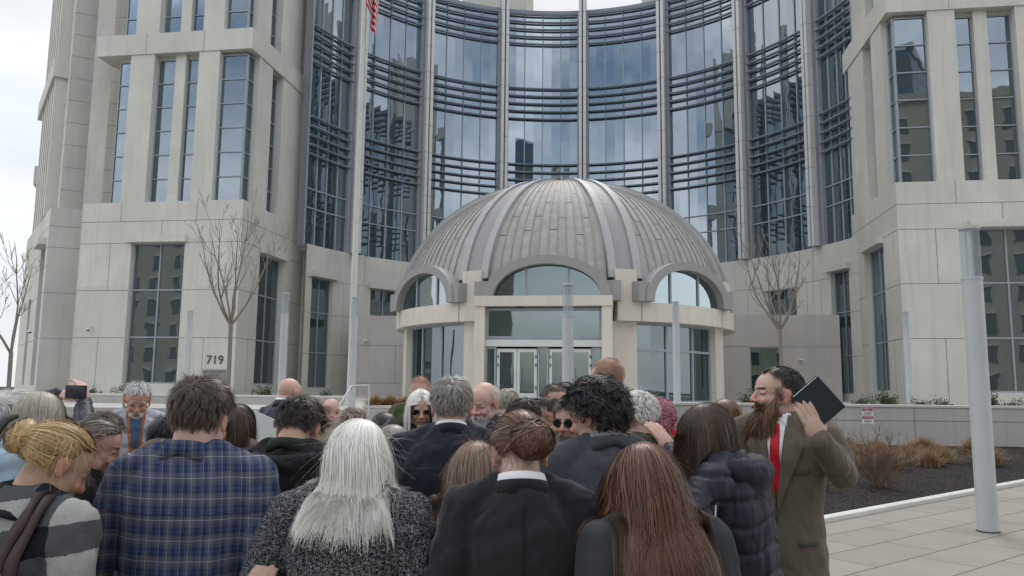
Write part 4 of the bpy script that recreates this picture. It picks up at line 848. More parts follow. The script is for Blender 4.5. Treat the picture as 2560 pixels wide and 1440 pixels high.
def hand(p, w, d, nrm, side, curl=.5, k=1.0, tcurl=.3, spread=.12):
    """w wrist, d direction of the fingers, nrm palm normal (fingers curl towards it), side -1/+1 thumb side"""
    d = Vector(d).normalized(); nrm = Vector(nrm); nrm = (nrm - d * nrm.dot(d)).normalized(); x = d.cross(nrm) * side; w = Vector(w)
    M = Matrix(((x.x, d.x, nrm.x, w.x), (x.y, d.y, nrm.y, w.y), (x.z, d.z, nrm.z, w.z), (0, 0, 0, 1)))
    p.ball((0, .05 * k, 0), (.040 * k, .052 * k, .015 * k), M); p.ball((.024 * k, .03 * k, .006 * k), (.018 * k, .03 * k, .014 * k), M)
    for i, (fx, ln, r) in enumerate(((.030, .074, .0086), (.0105, .083, .009), (-.0095, .077, .0086), (-.028, .06, .0075))):
        a = 0.0; q = Vector((fx * k, .092 * k, 0)); pts = [Vector((fx * k * .8, .05 * k, 0)), q.copy()]; rr = [r * k, r * k]; cu = curl * (1 + .12 * i)
        for j, f in enumerate((.45, .32, .23)):
            a += cu * (.75, .95, .7)[j]; q = q + Vector((spread * fx * 3 * ln * f * k, cos(a) * ln * f * k, sin(a) * ln * f * k)); pts.append(q.copy()); rr.append(r * k * (.97, .9, .8)[j])
        p.limb(pts, rr, 8, M)
    p.limb([(.022 * k, .018 * k, .004 * k), (.046 * k, .042 * k, (.012 + .01 * tcurl) * k), (.058 * k, .068 * k, (.018 + .03 * tcurl) * k), (.060 * k, .088 * k, (.02 + .05 * tcurl) * k)], [.015 * k, .0125 * k, .0105 * k, .009 * k], 8, M)
# ---- hair: real strands grown over the skull, falling with gravity and pushed off head and shoulders
def grow(rng, Mh, roots, dirs, length, n=9, grav=.5, follow=1.0, off=.006, lift=0, wave=0, wfreq=40, curl=0, coll=None, noise=.05, clump=0, nclump=60, comb=None, hr=HR, sweep=0):
    sx_ = np.sign(roots[:, 0] + rng.normal(size=len(roots)) * .02) * rng.uniform(-.2, 1.3, len(roots))
    m = len(roots); A = np.array(Mh.to_3x3()); t0 = np.array(Mh.translation); P = roots @ A.T + t0; D = dirs @ A.T; L_ = np.broadcast_to(length, (m,)).copy(); out = [P.copy()]; step = (L_ / (n - 1))[:, None]
    g = np.array((0, 0, -1.0)); nz = rng.normal(size=(m, 3)) * noise; ph = rng.uniform(0, 6.28, m); Ai = np.linalg.inv(A)
    for i in range(1, n):
        t = i / (n - 1); D = D + g * grav * (.25 + t) + nz
        if comb is not None: D = D + (comb @ A.T) * (1 - t) * .4
        if sweep: D = D + (sx_ * sweep * max(0, t - .45) ** 1.3)[:, None] * A[:, 0][None]
        D /= np.linalg.norm(D, axis=1)[:, None]; P = P + D * step
        h = (P - t0) @ Ai.T; q = (h - HC) / hr; r = np.linalg.norm(q, axis=1); lim = 1 + (off + lift * np.sin(pi * min(1, t * 1.1) * .5)) / .09
        lim = lim if np.ndim(lim) else np.full(m, lim); ins = r < lim
        q[ins] *= (lim[ins] / r[ins])[:, None]; P2 = (q * hr + HC) @ A.T + t0; P = np.where(ins[:, None], P2, P)
        if coll is not None:
            for c, rr in coll:
                q = (P - c) / rr; r = np.linalg.norm(q, axis=1); s_ = 1.03 + .05 * np.abs(np.sin(ph)); ins = r < s_; q[ins] *= (s_[ins] / r[ins])[:, None]; P = np.where(ins[:, None], q * rr + c, P)
        if i > 1: D = (P - out[-1]) / np.maximum(1e-5, step); D /= np.maximum(1e-6, np.linalg.norm(D, axis=1)[:, None])
        out.append(P.copy())
    S = np.stack(out, 1); T = np.linspace(0, 1, n)
    if clump:
        gi = rng.choice(m, min(nclump, m), replace=False); dd = ((roots[:, None, :] - roots[gi][None]) ** 2).sum(2); G = S[gi[dd.argmin(1)]]; w = (clump * T ** 1.2)[None, :, None]; S = S * (1 - w) + G * w
    if wave or curl:
        tn = np.gradient(S, axis=1); tn /= np.maximum(1e-6, np.linalg.norm(tn, axis=2, keepdims=True)); up = np.cross(tn, np.array((.3, .2, 1.0))); up /= np.maximum(1e-6, np.linalg.norm(up, axis=2, keepdims=True)); bi = np.cross(tn, up)
        if clump: ph = ph[gi[dd.argmin(1)]] + .6 * rng.normal(size=m)
        arg = T[None, :] * L_[:, None] * wfreq + ph[:, None]; amp = (wave if wave else curl) * np.minimum(1, T * 3)[None, :]
        S = S + up * (np.sin(arg) * amp)[..., None] + (bi * (np.cos(arg) * amp)[..., None] if curl else 0)
    return S
def ribbons(S, width, center, rng, c0, c1, root_dark=.0, streak=None, taper=.25):
    m, n, _ = S.shape; tn = np.gradient(S, axis=1); outw = S - center; side = np.cross(tn, outw); side /= np.maximum(1e-7, np.linalg.norm(side, axis=2, keepdims=True))
    wv = (width * np.clip(1.1 - np.linspace(0, 1, n), taper, 1))[None, :, None] * rng.uniform(.6, 1.2, (m, 1, 1)); V = np.stack([S - side * wv * .5, S + side * wv * .5], 2).reshape(-1, 3)
    b = np.arange(n - 1) * 2; F = np.stack([b, b + 1, b + 3, b + 2], 1)[None] + (np.arange(m) * 2 * n)[:, None, None]
    t = rng.beta(1.6, 1.6, m)[:, None, None]; c = np.array(c0) * (1 - t) + np.array(c1) * t; c = np.broadcast_to(c, (m, n, 3)) * (1 - root_dark * (1 - np.linspace(0, 1, n)) ** 1)[None, :, None]
    if streak is not None: k_ = rng.uniform(size=m) < streak[1]; c = c.copy(); c[k_] = np.array(streak[0])
    return V, F.reshape(-1, 4), np.repeat(c, 2, axis=1).reshape(-1, 3)
def sphere_dirs(rng, n):
    d = rng.normal(size=(n, 3)); return d / np.linalg.norm(d, axis=1)[:, None]
def scalp_mask(d, line=.0, nape=-.62):
    """hair-bearing directions (head local)"""
    x, y, z = d[:, 0], d[:, 1], d[:, 2]
    front = y > .25; hl = z > (.42 + line + .25 * np.clip(y - .25, 0, 1)); side = (z > -.05 + .35 * (y + .1)); back = z > nape
    return np.where(front, hl, np.where(y > -.25, side, back))
def cap_mesh(Mh, mask_fn, col, k=1.012):
    V, F = [], []; n, mm = 30, 44; idx = {}
    for i in range(n + 1):
        ph = -pi / 2 + pi * i / n
        for j in range(mm): t = 2 * pi * j / mm; V.append((cos(ph) * cos(t), cos(ph) * sin(t), sin(ph)))
    D = np.array(V); ok = mask_fn(D); P = (D * HR * k + HC) @ np.array(Mh.to_3x3()).T + np.array(Mh.translation)
    for i in range(n):
        for j in range(mm):
            q = [i * mm + j, i * mm + (j + 1) % mm, (i + 1) * mm + (j + 1) % mm, (i + 1) * mm + j]
            if ok[q].all(): F.append(q)
    return P, np.array(F).reshape(-1, 4), np.tile(np.array(col), (len(P), 1))
def merge(parts):
    V, F, T, o = [], [], [], 0
    for v, f, t in parts: V.append(v); F.append(np.asarray(f) + o); T.append(t); o += len(v)
    return np.concatenate(V), np.concatenate(F), np.concatenate(T)
def tan_dir(d, target):
    n_ = d / HR; n_ /= np.linalg.norm(n_, axis=1)[:, None]; t = target - n_ * (target * n_).sum(1)[:, None]; return t / np.maximum(1e-6, np.linalg.norm(t, axis=1)[:, None]), n_
HAIRC = {'brown': ((.035, .022, .016), (.10, .066, .046)), 'dark': ((.012, .009, .009), (.05, .036, .032)), 'black': ((.006, .006, .008), (.028, .024, .026)), 'white': ((.50, .48, .44), (.90, .88, .83)), 'grey': ((.11, .10, .09), (.42, .39, .35)), 'silver': ((.38, .38, .37), (.72, .72, .70)),
         'ash': ((.10, .065, .04), (.30, .205, .13)), 'auburn': ((.045, .022, .013), (.17, .085, .05)), 'blond': ((.20, .115, .045), (.60, .42, .20)), 'chestnut': ((.04, .020, .012), (.19, .09, .048)), 'red': ((.30, .165, .11), (.44, .26, .17)), 'greyblond': ((.20, .18, .13), (.52, .49, .41)), 'greybrown': ((.05, .042, .038), (.20, .175, .155)), 'greybeard': ((.10, .085, .07), (.36, .32, .26)), 'copperbeard': ((.03, .02, .015), (.24, .12, .06))}
def push_off(S, ob, rng, ztop):
    me = ob.data; V = np.empty(len(me.vertices) * 3, dtype=np.float32); me.vertices.foreach_get('co', V); V = V.reshape(-1, 3); bv = BVHTree.FromPolygons([Vector(v) for v in V], [tuple(f.vertices) for f in me.polygons])
    m, n, _ = S.shape; gap = rng.uniform(.004, .016, m)
    for j in range(n):
        for i in np.nonzero(S[:, j, 2] < ztop)[0]:
            p = Vector(S[i, j]); h = bv.find_nearest(p, .09)
            if h[0] is not None:
                dd = (p - h[0]).dot(h[1])
                if dd < gap[i]: q = h[0] + h[1] * gap[i]; dlt = np.array(q - p); S[i, j] += dlt; S[i, j + 1:] += dlt * .5
    return S
def make_hair(root, Mh, style, col, seed, den=1.0, coll=None, length=None, part=0.0, wmul=1.0, sweep=0, cloth_ob=None):
    rng = np.random.default_rng(seed); c0, c1 = HAIRC[col]; ctr = np.array(Mh @ Vector(HC)); parts = []; dk = tuple(x * .7 for x in c0)
    def scalp(n, mask=scalp_mask, **k):
        d = sphere_dirs(rng, n); d = d[mask(d, **k)] if k else d[mask(d)]; return d, d * HR * 1.0 + HC
    def add(S, w, **k): parts.append(ribbons(S, w * wmul, ctr, rng, c0, c1, **k))
    mask = scalp_mask
    if style == 'receding': mask = lambda d: scalp_mask(d, line=.10) & ~((d[:, 1] > .45) & (np.abs(d[:, 0]) > .22))
    if style in ('short', 'crop', 'messy', 'windblown', 'combed', 'receding'):
        if style == 'crop': mask = lambda d: scalp_mask(d, line=.12)
        d, r = scalp(int(7000 * den), mask); top = np.clip((d[:, 2] - .25) * 2, 0, 1)[:, None]; sgn = np.sign(d[:, :1] - part) 
        tgt = top * np.concatenate([sgn * .45, np.full((len(d), 1), .75), np.zeros((len(d), 1))], 1) + (1 - top) * np.array((0, -.25, -1.0)) + rng.normal(size=(len(d), 3)) * (.12 if style != 'messy' else .3)
        td, nn = tan_dir(d, tgt); ln = length or {'short': .062, 'crop': .022, 'messy': .085, 'windblown': .12, 'combed': .07, 'receding': .035}[style]; L_ = ln * (.55 + .6 * top[:, 0]) * rng.uniform(.7, 1.2, len(d)); lift = {'short': .009, 'crop': .004, 'messy': .014, 'windblown': .02, 'combed': .01, 'receding': .003}[style]
        S = grow(rng, Mh, r, td * .8 + nn * .45, L_, 7, .16, off=.004, lift=lift, comb=td, clump=.6 if style != 'crop' else .2, nclump=int(260 * max(.3, den)), noise=.05 if style != 'messy' else .12, wave=.004 if style == 'messy' else 0, wfreq=50)
        add(S, .0026 if style != 'crop' else .0018)
    elif style == 'curly':
        d, r = scalp(int(6000 * den)); top = np.clip((d[:, 2] + .1) * 1.3, 0, 1)[:, None]; tgt = top * np.array((-.25, .5, 0)) + (1 - top) * np.array((0, -.3, -1.0)) + rng.normal(size=(len(d), 3)) * .5
        td, nn = tan_dir(d, tgt); S = grow(rng, Mh, r, td + nn * 1.1, rng.uniform(.055, .09, len(d)), 20, .10, off=.006, lift=.02, comb=td * .6, clump=.96, nclump=300, noise=.012, curl=.0125, wfreq=66); add(S, .0032, taper=.6)
    elif style in ('long', 'bob', 'wave'):
        d, r = scalp(int(9000 * den)); sgn = np.sign(d[:, :1] - part); bk_ = np.clip((.15 - d[:, 1:2]) * 2.2, 0, 1); tgt = np.concatenate([sgn * .6 * (1 - bk_) + d[:, :1] * .05, -.2 - .25 * bk_, np.full((len(d), 1), -.75)], 1) + rng.normal(size=(len(d), 3)) * .06; td, nn = tan_dir(d, tgt)
        ln = length or {'long': .55, 'bob': .26, 'wave': .35}[style]; hgt = np.clip(d[:, 2], -.5, 1) * .09; S = grow(rng, Mh, r, td + nn * .15, (ln + hgt) * ((.72 + .42 * rng.beta(1.2, 1.8, len(d))) if sweep > .7 else (.5 + .62 * rng.beta(2.0, 1.4, len(d)))), 24, 1.1, off=.007, lift=.006, comb=td * .35, coll=coll, clump=.6, nclump=int(150 * max(.4, den)), noise=.035, sweep=sweep, wave={'long': .014, 'bob': .003, 'wave': .012}[style], wfreq=10 if style == 'long' else 20)
        A = np.array(Mh.to_3x3()); t0 = np.array(Mh.translation); h = (S - t0) @ np.linalg.inv(A).T; fm = (h[..., 1] > .02) & (h[..., 2] < .05) & (h[..., 2] > -.16) & (np.abs(h[..., 0]) < .068); h[..., 0] = np.where(fm, np.where(h[..., 0] < 0, -1, 1) * (.068 + .012 * np.abs(np.sin(h[..., 0] * 300))), h[..., 0]); S = h @ A.T + t0
        if cloth_ob is not None:
            zt_ = float((Mh @ Vector((0, 0, -.10))).z); S = push_off(S, cloth_ob, rng, zt_)
            for _ in range(9): S[:, 1:-1] = np.where(S[:, 1:-1, 2:3] < zt_ + .03, .3 * S[:, :-2] + .4 * S[:, 1:-1] + .3 * S[:, 2:], S[:, 1:-1])
            if style == 'long':
                ux = A[:, 0] / np.linalg.norm(A[:, 0]); lat = (S - t0) @ ux; low = np.clip((zt_ + .06 - S[..., 2]) / .10, 0, 1); lim = .075 + .03 * np.abs(np.sin(rng.uniform(0, 6, (len(S), 1))))
                ex = np.maximum(0, np.abs(lat) - lim) * .62 * low; S = S - (np.sign(lat) * ex)[..., None] * ux
            S = push_off(S, cloth_ob, rng, zt_)
        add(S, .0024, root_dark=-.12)
    elif style in ('bun', 'lowbun', 'clipbun'):
        bc = np.array({'bun': (.018, -.112, .022), 'lowbun': (.03, -.118, -.012), 'clipbun': (-.03, -.125, .03)}[style]); d, r = scalp(int(10000 * den)); tgt = bc - r + np.array((0, -.02, .0)); tl = np.linalg.norm(tgt, axis=1); td, nn = tan_dir(d, tgt / tl[:, None]); S = []
        P = r.copy(); S.append(P.copy()); n = 11
        for i in range(1, n):
            to = bc - P; P = P + to * (1.0 / (n - i)) * .95; q = (P - HC) / HR; rr = np.linalg.norm(q, axis=1); lim = 1.07 + .05 * sin(pi * i / n); ins = rr < lim; q[ins] *= (lim / rr[ins])[:, None]; P = np.where(ins[:, None], q * HR + HC, P); S.append(P.copy())
        S = np.stack(S, 1); A = np.array(Mh.to_3x3()); gi = rng.choice(len(S), 80); dd = ((r[:, None] - r[gi][None]) ** 2).sum(2); w = (.5 * np.sin(np.linspace(0, pi, n)))[None, :, None]; S = S * (1 - w) + S[gi[dd.argmin(1)]] * w; S = S + rng.normal(size=(len(S), 1, 3)) * .0022; S = S @ A.T + np.array(Mh.translation); add(S, .0050)
        m = int(1500 * den); ax = sphere_dirs(rng, 14)[rng.integers(0, 14, m)] + rng.normal(size=(m, 3)) * .12; ax /= np.linalg.norm(ax, axis=1)[:, None]; u = np.cross(ax, (.1, .3, 1.0)); u /= np.linalg.norm(u, axis=1)[:, None]; v_ = np.cross(ax, u); R0 = np.array({'bun': (.05, .032, .045), 'lowbun': (.060, .042, .056), 'clipbun': (.055, .035, .05)}[style]); t = np.linspace(0, 3.6, 14) + rng.uniform(0, 6.28, (m, 1)); rad = rng.uniform(.72, 1.06, (m, 1, 1))
        B = (u[:, None] * np.cos(t)[..., None] + v_[:, None] * np.sin(t)[..., None] + ax[:, None] * rng.uniform(-.5, .5, (m, 1, 1))) * R0 * rad + bc; B = B @ A.T + np.array(Mh.translation); c_ = np.array(Mh @ Vector(bc)); parts.append(ribbons(B, .0042, c_, rng, c0, c1, taper=.8))
        d, r = scalp(int(420 * den)); td, nn = tan_dir(d, np.array((0, .1, -1.0)) + rng.normal(size=(len(d), 3)) * .5); add(grow(rng, Mh, r, td + nn * .5, rng.uniform(.06, .17, len(d)), 12, .2, off=.01, noise=.12, coll=coll), .0012)
    elif style in ('fringe', 'balding'):
        mk = lambda d: scalp_mask(d) & (d[:, 2] < (.30 if style == 'fringe' else .55) + .0 * d[:, 1]) & (d[:, 1] < .35); d, r = scalp(int(4500 * den), mk); td, nn = tan_dir(d, np.array((0, -.5, -.8)) + rng.normal(size=(len(d), 3)) * .25); add(grow(rng, Mh, r, td + nn * .35, (length or .03) * rng.uniform(.6, 1.2, len(d)), 6, .1, off=.004, lift=.006, comb=td, noise=.08), .0018); mask = mk
    if style not in ('fringe', 'crop', 'balding'): parts.append(cap_mesh(Mh, mask, dk, 1.02 if style in ('crop',) else 1.035))
    if style in ('long', 'bob', 'wave', 'short', 'messy') and den >= .8:      # fly-away hairs
        d, r = scalp(160); td, nn = tan_dir(d, np.array((.3, -.3, -.6)) + rng.normal(size=(len(d), 3)) * .6); add(grow(rng, Mh, r, td + nn * .9, rng.uniform(.05, .12, len(d)) * (1.6 if style == 'long' else .8), 12, .12, off=.015, noise=.14, coll=coll), .0009)
    V, F, T = merge(parts); return attr_mesh('hair', V, F, T, 'hair', root, True)
def beard(root, Mh, col, seed, ln, spread=.04, fwd=.3, w=.003, n=2600, name='beard', low=True):
    rng = np.random.default_rng(seed); c0, c1 = HAIRC[col]; m = n; t = rng.uniform(-1, 1, m); a = t * 1.5; s_ = rng.uniform(0, 1, m)
    r = np.stack([.056 * np.sin(a) * (1 - .12 * s_), .018 + .062 * np.cos(a) - .012 * s_ * (np.abs(t) > .5), -.046 - .052 * s_ - .016 * np.cos(a)], 1); r[:, 2] += .04 * np.clip((np.abs(t) - .55) * 3, 0, 1) * (1 - s_)
    d = np.stack([np.sin(a) * .5, np.cos(a) * fwd + .15, -np.ones(m) * .8], 1) + rng.normal(size=(m, 3)) * .12; L_ = ln * rng.uniform(.65, 1.05, m) * (1 - .45 * np.abs(t) ** 2)
    S = grow(rng, Mh, r, d, L_, 12, .34, off=-.03, noise=.05, clump=.4, nclump=110, wave=.005 if ln > .1 else 0, wfreq=45); ctr = np.array(Mh @ Vector((0, -.02, -.05))); parts = [ribbons(S, w, ctr, rng, c0, c1)]
    k = int(m * .12); x = rng.uniform(-.028, .028, k); r2 = np.stack([x, .093 - x * x * 20, -.043 + .0 * x], 1); S = grow(rng, Mh, r2, np.stack([np.sign(x) * .7, np.full(k, .3), np.full(k, -.7)], 1), rng.uniform(.018, .035, k), 5, .15, off=-.03, noise=.05); parts.append(ribbons(S, w * .7, ctr, rng, c0, c1))
    V, F, T = merge(parts); o = attr_mesh(name, V, F, T, 'hair', root, True)
    if ln > .08:
        fw_ = Vector((Mh[0][1], Mh[1][1], 0)).normalized(); base = Mh @ Vector((0, .05, -.075)); sd = Vector((-fw_.y, fw_.x, 0)); cc_ = base + Vector((0, 0, -ln * .36)) + fw_ * (.02 + .05 * fwd * ln); q = MB(); rows = []
        for a in range(13):
            ph = -pi / 2 + pi * a / 12 * .999; wd = .75 + .25 * sin(ph); rows.append([cc_ + sd * (.048 * cos(ph) * cos(t) * wd) + fw_ * (.034 * cos(ph) * sin(t) * wd) + Vector((0, 0, ln * .44 * sin(ph))) for t in [2 * pi * b / 18 for b in range(18)]])
        q.grid(rows, 'beard_' + col, True); q.build('beard_core', o, True)
    return o
NB('beard_copperbeard', .9, .1, color=(.04, .022, .016)); NB('beard_greybeard', .9, .1, color=(.12, .10, .085))
def person(label, hx, hy, zt, yaw=0, pitch=15, turn=0, tilt=0, w=1.0, bulk=1.0, lean=6, arms=None, top='suit_black', legs='trouser_dark', hair=('short', 'brown'), den=.35, vox=.013, seed=1, tone=(.50, .30, .22), neck=True, hands=False, kind='plain', fem=False, lashes=True, dark=None, hem=.80, beardspec=None, scalp=None, skinvox=None, slope=.016, armr=1.0, stub=None, len_=None, part=0, wmul=1.0, sweep=0, turnneck=0, sleeve=True, undershirt=None, coll_off=0):
    NZ = 1.452; k = zt / (NZ + .132 + .115 * cos(R_(pitch))); ly = lambda z: math.tan(R_(lean)) * max(0, z - .95) * k
    piv = Vector((0, ly(NZ) - .004, NZ * k)); off = Matrix.Rotation(R_(turn), 3, 'Z') @ Matrix.Rotation(R_(-pitch), 3, 'X') @ Vector((0, .012, .115)) * k
    hp = piv + off; Ry = Matrix.Rotation(R_(yaw), 3, 'Z'); wp = Ry @ Vector((hp.x, hp.y, 0))
    root = empty('person', (hx - wp.x, hy - wp.y, 0), R_(yaw), label, 'person', 'people praying in a crowd on the plaza')
    Mh = Matrix.Translation(piv) @ Matrix.Rotation(R_(turn), 4, 'Z') @ Matrix.Rotation(R_(-pitch), 4, 'X') @ Matrix.Rotation(R_(tilt), 4, 'Y') @ Matrix.Translation((0, .012 * k, .115 * k)) @ Matrix.Scale(k * (.97 if fem else 1.0), 4)
    sw = .185 * w * k; zs = (1.415 - slope) * k
    A = dict(arms or {})
    if A.pop('world', None):
        Ri = Ry.transposed(); rp = Vector((hx - wp.x, hy - wp.y, 0))
        for key in list(A): A[key] = [Ri @ (Vector(q) - rp) for q in A[key]] if key in (-1, 1) else {**A[key], 'd': Ri @ Vector(A[key]['d']), 'n': Ri @ Vector(A[key]['n'])}
    def arm(s):
        dflt = [(s * sw, ly(1.41), zs), (s * (sw + .055), ly(1.1) - .01, 1.12 * k), (s * (sw + .02), ly(1.0) + .13, .90 * k)]
        a = A.get(s); return [Vector(p) for p in ([dflt[0]] + [tuple(q) for q in a] if a else dflt)]
    # ---- skin body (head, neck, core, forearms, hands, legs) as one surface
    p = Prim(); head_prims(p, Mh, fem); nb_ = Vector((0, ly(1.44) - .012, 1.43 * k)); nr = (.050 if fem else .058) * k
    p.limb([nb_, Mh @ Vector((0, -.025, -.055)), Mh @ Vector((0, -.02, -.0))], [nr * 1.12, nr, nr * .9], 16)
    tw = .93 * w; p.loft([(0, ly(z), z * k, rx * tw * k * .9, ry * k * .86 * bulk, .9) for z, rx, ry in ((.86, .165, .115), (.98, .168, .118), (1.1, .15, .108), (1.24, .165, .116), (1.36, .178, .112), (1.42, .15, .09), (1.46, .07, .06))])
    for s in (-1, 1):
        a = arm(s); p.limb(a, [.046 * k, .038 * k, .027 * k]); dd = (a[2] - a[1]).normalized(); h_ = A.get(('hand', s))
        if h_: hand(p, a[2] - dd * .01, h_['d'], h_['n'], s * h_.get('flip', 1), h_.get('curl', .5), k, h_.get('tcurl', .3), h_.get('spread', .12))
        else: hand(p, a[2] - dd * .01, dd, Vector((-s, .2, .1)), s, .45, k)
        p.limb([(s * .09 * k, 0, .90 * k), (s * .10 * k, .01, .5 * k), (s * .10 * k, -.02, .09 * k), (s * .11 * k, .10, .045)], [.08 * k, .05 * k, .038 * k, .03 * k])
    m2, V, Nn = remesh(p, skinvox or .0075, 1, .4)
    A3 = np.linalg.inv(np.array(Mh)); hl = np.c_[V, np.ones(len(V))] @ A3.T; hl = hl[:, :3]; c = np.tile(np.array(tone), (len(V), 1)); x, y, z = np.abs(hl[:, 0]), hl[:, 1], hl[:, 2]; inh = (z > -.125) & (z < .14) & (x < .1) & (np.abs(y) < .14)
    def paint(mask, col, f): c[mask] = c[mask] * (1 - f) + np.array(col) * f
    red = np.array(tone) * (1.12, .78, .74); paint(inh & (y > .088) & (x < .02) & (z < 0) & (z > -.045), red, .6); paint(inh & (x > .072) & (z < .03) & (y < .03), red, .8); paint(inh & (y > .05) & (x > .02) & (x < .055) & (z < -.01) & (z > -.05), red, .45)
    paint(inh & (y > .086) & (x < .024) & (z > -.068) & (z < -.049), (.30, .10, .09), .75)
    hc_ = HAIRC[dark or hair[1]][0]; paint(inh & (y > .068) & (x > .012) & (x < .05) & (np.abs(z - .024 + .1 * (x - .03) ** 2 * 40) < .0055), hc_, .8); paint(inh & (y > .06) & (x > .018) & (x < .047) & (np.abs(z - .0005) < .0024), (.05, .03, .025), .7)
    if stub:
        sm = lambda v, a, b: np.clip((v - a) / (b - a), 0, 1); nzz = .25 * np.sin(V @ np.array((310., 190, 260)))
        fb = sm(-z, .02, .05) * sm(y, -.005, .03) * sm(z, -.125, -.10) * ~((x < .022) & (z > -.068) & (z < -.05)); sb = sm(x, .05, .06) * sm(.05 - np.abs(z + .01), 0, .02) * sm(.022 - np.abs(y - .016), 0, .012)
        f_ = (np.clip(np.maximum(fb * .7, sb * .8) + nzz * (fb + sb > .1), 0, .85) * inh)[:, None]; c[:] = c * (1 - f_) + np.array(HAIRC[stub][0]) * 1.6 * f_
    if hair[0] in ('crop', 'buzz', 'balding', 'short') and True:
        dd_ = (hl - HC) / HR; dn = dd_ / np.maximum(1e-6, np.linalg.norm(dd_, axis=1)[:, None]); mk = scalp_mask(dn, line=.1) & inh & (x < .079)
        if hair[0] != 'balding': paint(mk, HAIRC[hair[1]][0], .8)
    body = finish(m2, 'body', 'skin', root, c)
    coll = [(np.array((0, ly(1.26) + coll_off, 1.24 * k)), np.array((.215 * w * k, .125 * bulk * k, .20 * k))), (np.array((0, ly(1.4), 1.40 * k)), np.array((.10, .075, .12)) * k)]
    # ---- upper garment
    p = Prim(); R1 = .066 * armr * k
    rings = [(hem, .178, .125), (.92, .178, .125), (1.02, .168, .12), (1.10, .164, .118), (1.2, .176, .124), (1.3, .186, .13), (1.365, .178, .12), (1.43 - slope, .142, .10), (1.465, .105, .08), (1.50, .068 if not fem else .06, .064)]
    p.loft([(0, ly(z) - (.012 if z > 1.4 else 0), z * k, rx * w * k * (bulk if z < 1.42 else 1), ry * k * bulk, .86 if z < 1.42 else 1) for z, rx, ry in rings])
    for s in (-1, 1):
        a = arm(s); a2 = a[:2] + [a[1].lerp(a[2], .96)]; p.limb([Vector((s * .07 * k, ly(1.45) - .01, 1.465 * k)), a[0] + Vector((-s * .012, 0, .004))], [.045 * k, R1 * .94]); p.limb(a2, [R1, R1 * .84, R1 * .66]) if sleeve else p.limb(a[:2], [R1 * .9, R1 * .7])
    m2, V, Nn = remesh(p, vox, 4 if kind != 'puffer' else 2); amp = {'plain': .008, 'suit': .0065, 'puffer': .006, 'sweater': .007}[kind]
    disp = folds(V, seed, amp) 
    if kind == 'puffer':
        zz = V[:, 2] / k + .10 * np.abs(V[:, 0]) + .006 * np.sin(V[:, 0] * 30); gz = np.abs((zz / .088) % 1 - .5) * .088; ang_ = np.arctan2(V[:, 1], V[:, 0]); gx = np.abs((ang_ / (2 * pi) * 9) % 1 - .5) * .09; disp = disp * 1.1 + .004 - .010 * np.exp(-(gz / .009) ** 2) - .005 * np.exp(-(gx / .007) ** 2)
    V2 = V + Nn * disp[:, None]; g = finish(m2, {'plain': 'shirt', 'suit': 'jacket', 'puffer': 'padded_jacket', 'sweater': 'sweater'}[kind], top, root, None, V2)
    if hair[0] not in ('none', 'buzz'): make_hair(root, Mh, hair[0], hair[1], seed, den, coll, len_, part, wmul, sweep, g if hair[0] in ('long', 'bob', 'wave') and den >= 1 else None)
    elif hair[0] == 'buzz': make_hair(root, Mh, 'crop', hair[1], seed, den, coll, .010)
    if beardspec: beard(root, Mh, *beardspec)
    # trousers and shoes
    p = Prim(); p.loft([(0, 0, z * k, rx * w * k, ry * k * bulk, .95) for z, rx, ry in ((.78, .165, .115), (.88, .172, .12), (.98, .16, .115), (1.04, .152, .11))])
    for s in (-1, 1): p.limb([(s * .09 * k, 0, .86 * k), (s * .10 * k, .012, .5 * k), (s * .105 * k, -.018, .07 * k)], [.092 * k, .066 * k, .058 * k])
    m2, V, Nn = remesh(p, .02, 3); finish(m2, 'trousers', legs, root, None, V + Nn * folds(V, seed + 3, .006)[:, None])
    for s in (-1, 1): q = Prim(); q.ball((s * .11 * k, .02, .045), (.046 * k, .085 * k, .045)); q.ball((s * .115 * k, .11, .035), (.048 * k, .09 * k, .035)); m2, V, Nn = remesh(q, .012, 2); finish(m2, 'shoe', 'shoe_leather', root)
    root['_k'] = k; return dict(root=root, Mh=Mh, k=k, ly=ly, piv=piv, g=g, body=body, arm=arm, w=w, bulk=bulk, fem=fem)
def collar(P, mat, h=.045, r=.074, z0=1.455, drop=.05, th=.008, name='collar', fold=.0, yo=-.012, a0=0, a1=360, flare=.0):
    k, ly = P['k'], P['ly']; q = MB(); rows = []; n = 40
    for i in range(n + 1):
        t = R_(a0 + (a1 - a0) * i / n - 90); c_, s_ = cos(t), sin(t); z = z0 * k - drop * k * (s_ * .5 + .5); y0 = ly(z0) + yo
        def pt(rr, dz): return (rr * k * c_, y0 + rr * k * .96 * s_ , z + dz * k)
        ac = abs(c_); bz = .008 - .028 * ac - .02 * max(0, s_); rows.append([pt(r + .010 + flare + .016 * ac, bz), pt(r + .005, h * .7), pt(r - .004, h), pt(r - .004 - th, h), pt(r - th, h * .5), pt(r + .004 - th + .016 * ac, bz)])
    q.grid(rows, mat, True) if a1 - a0 < 360 else q.grid(rows, mat, True); return q.build(name, P['root'], True)
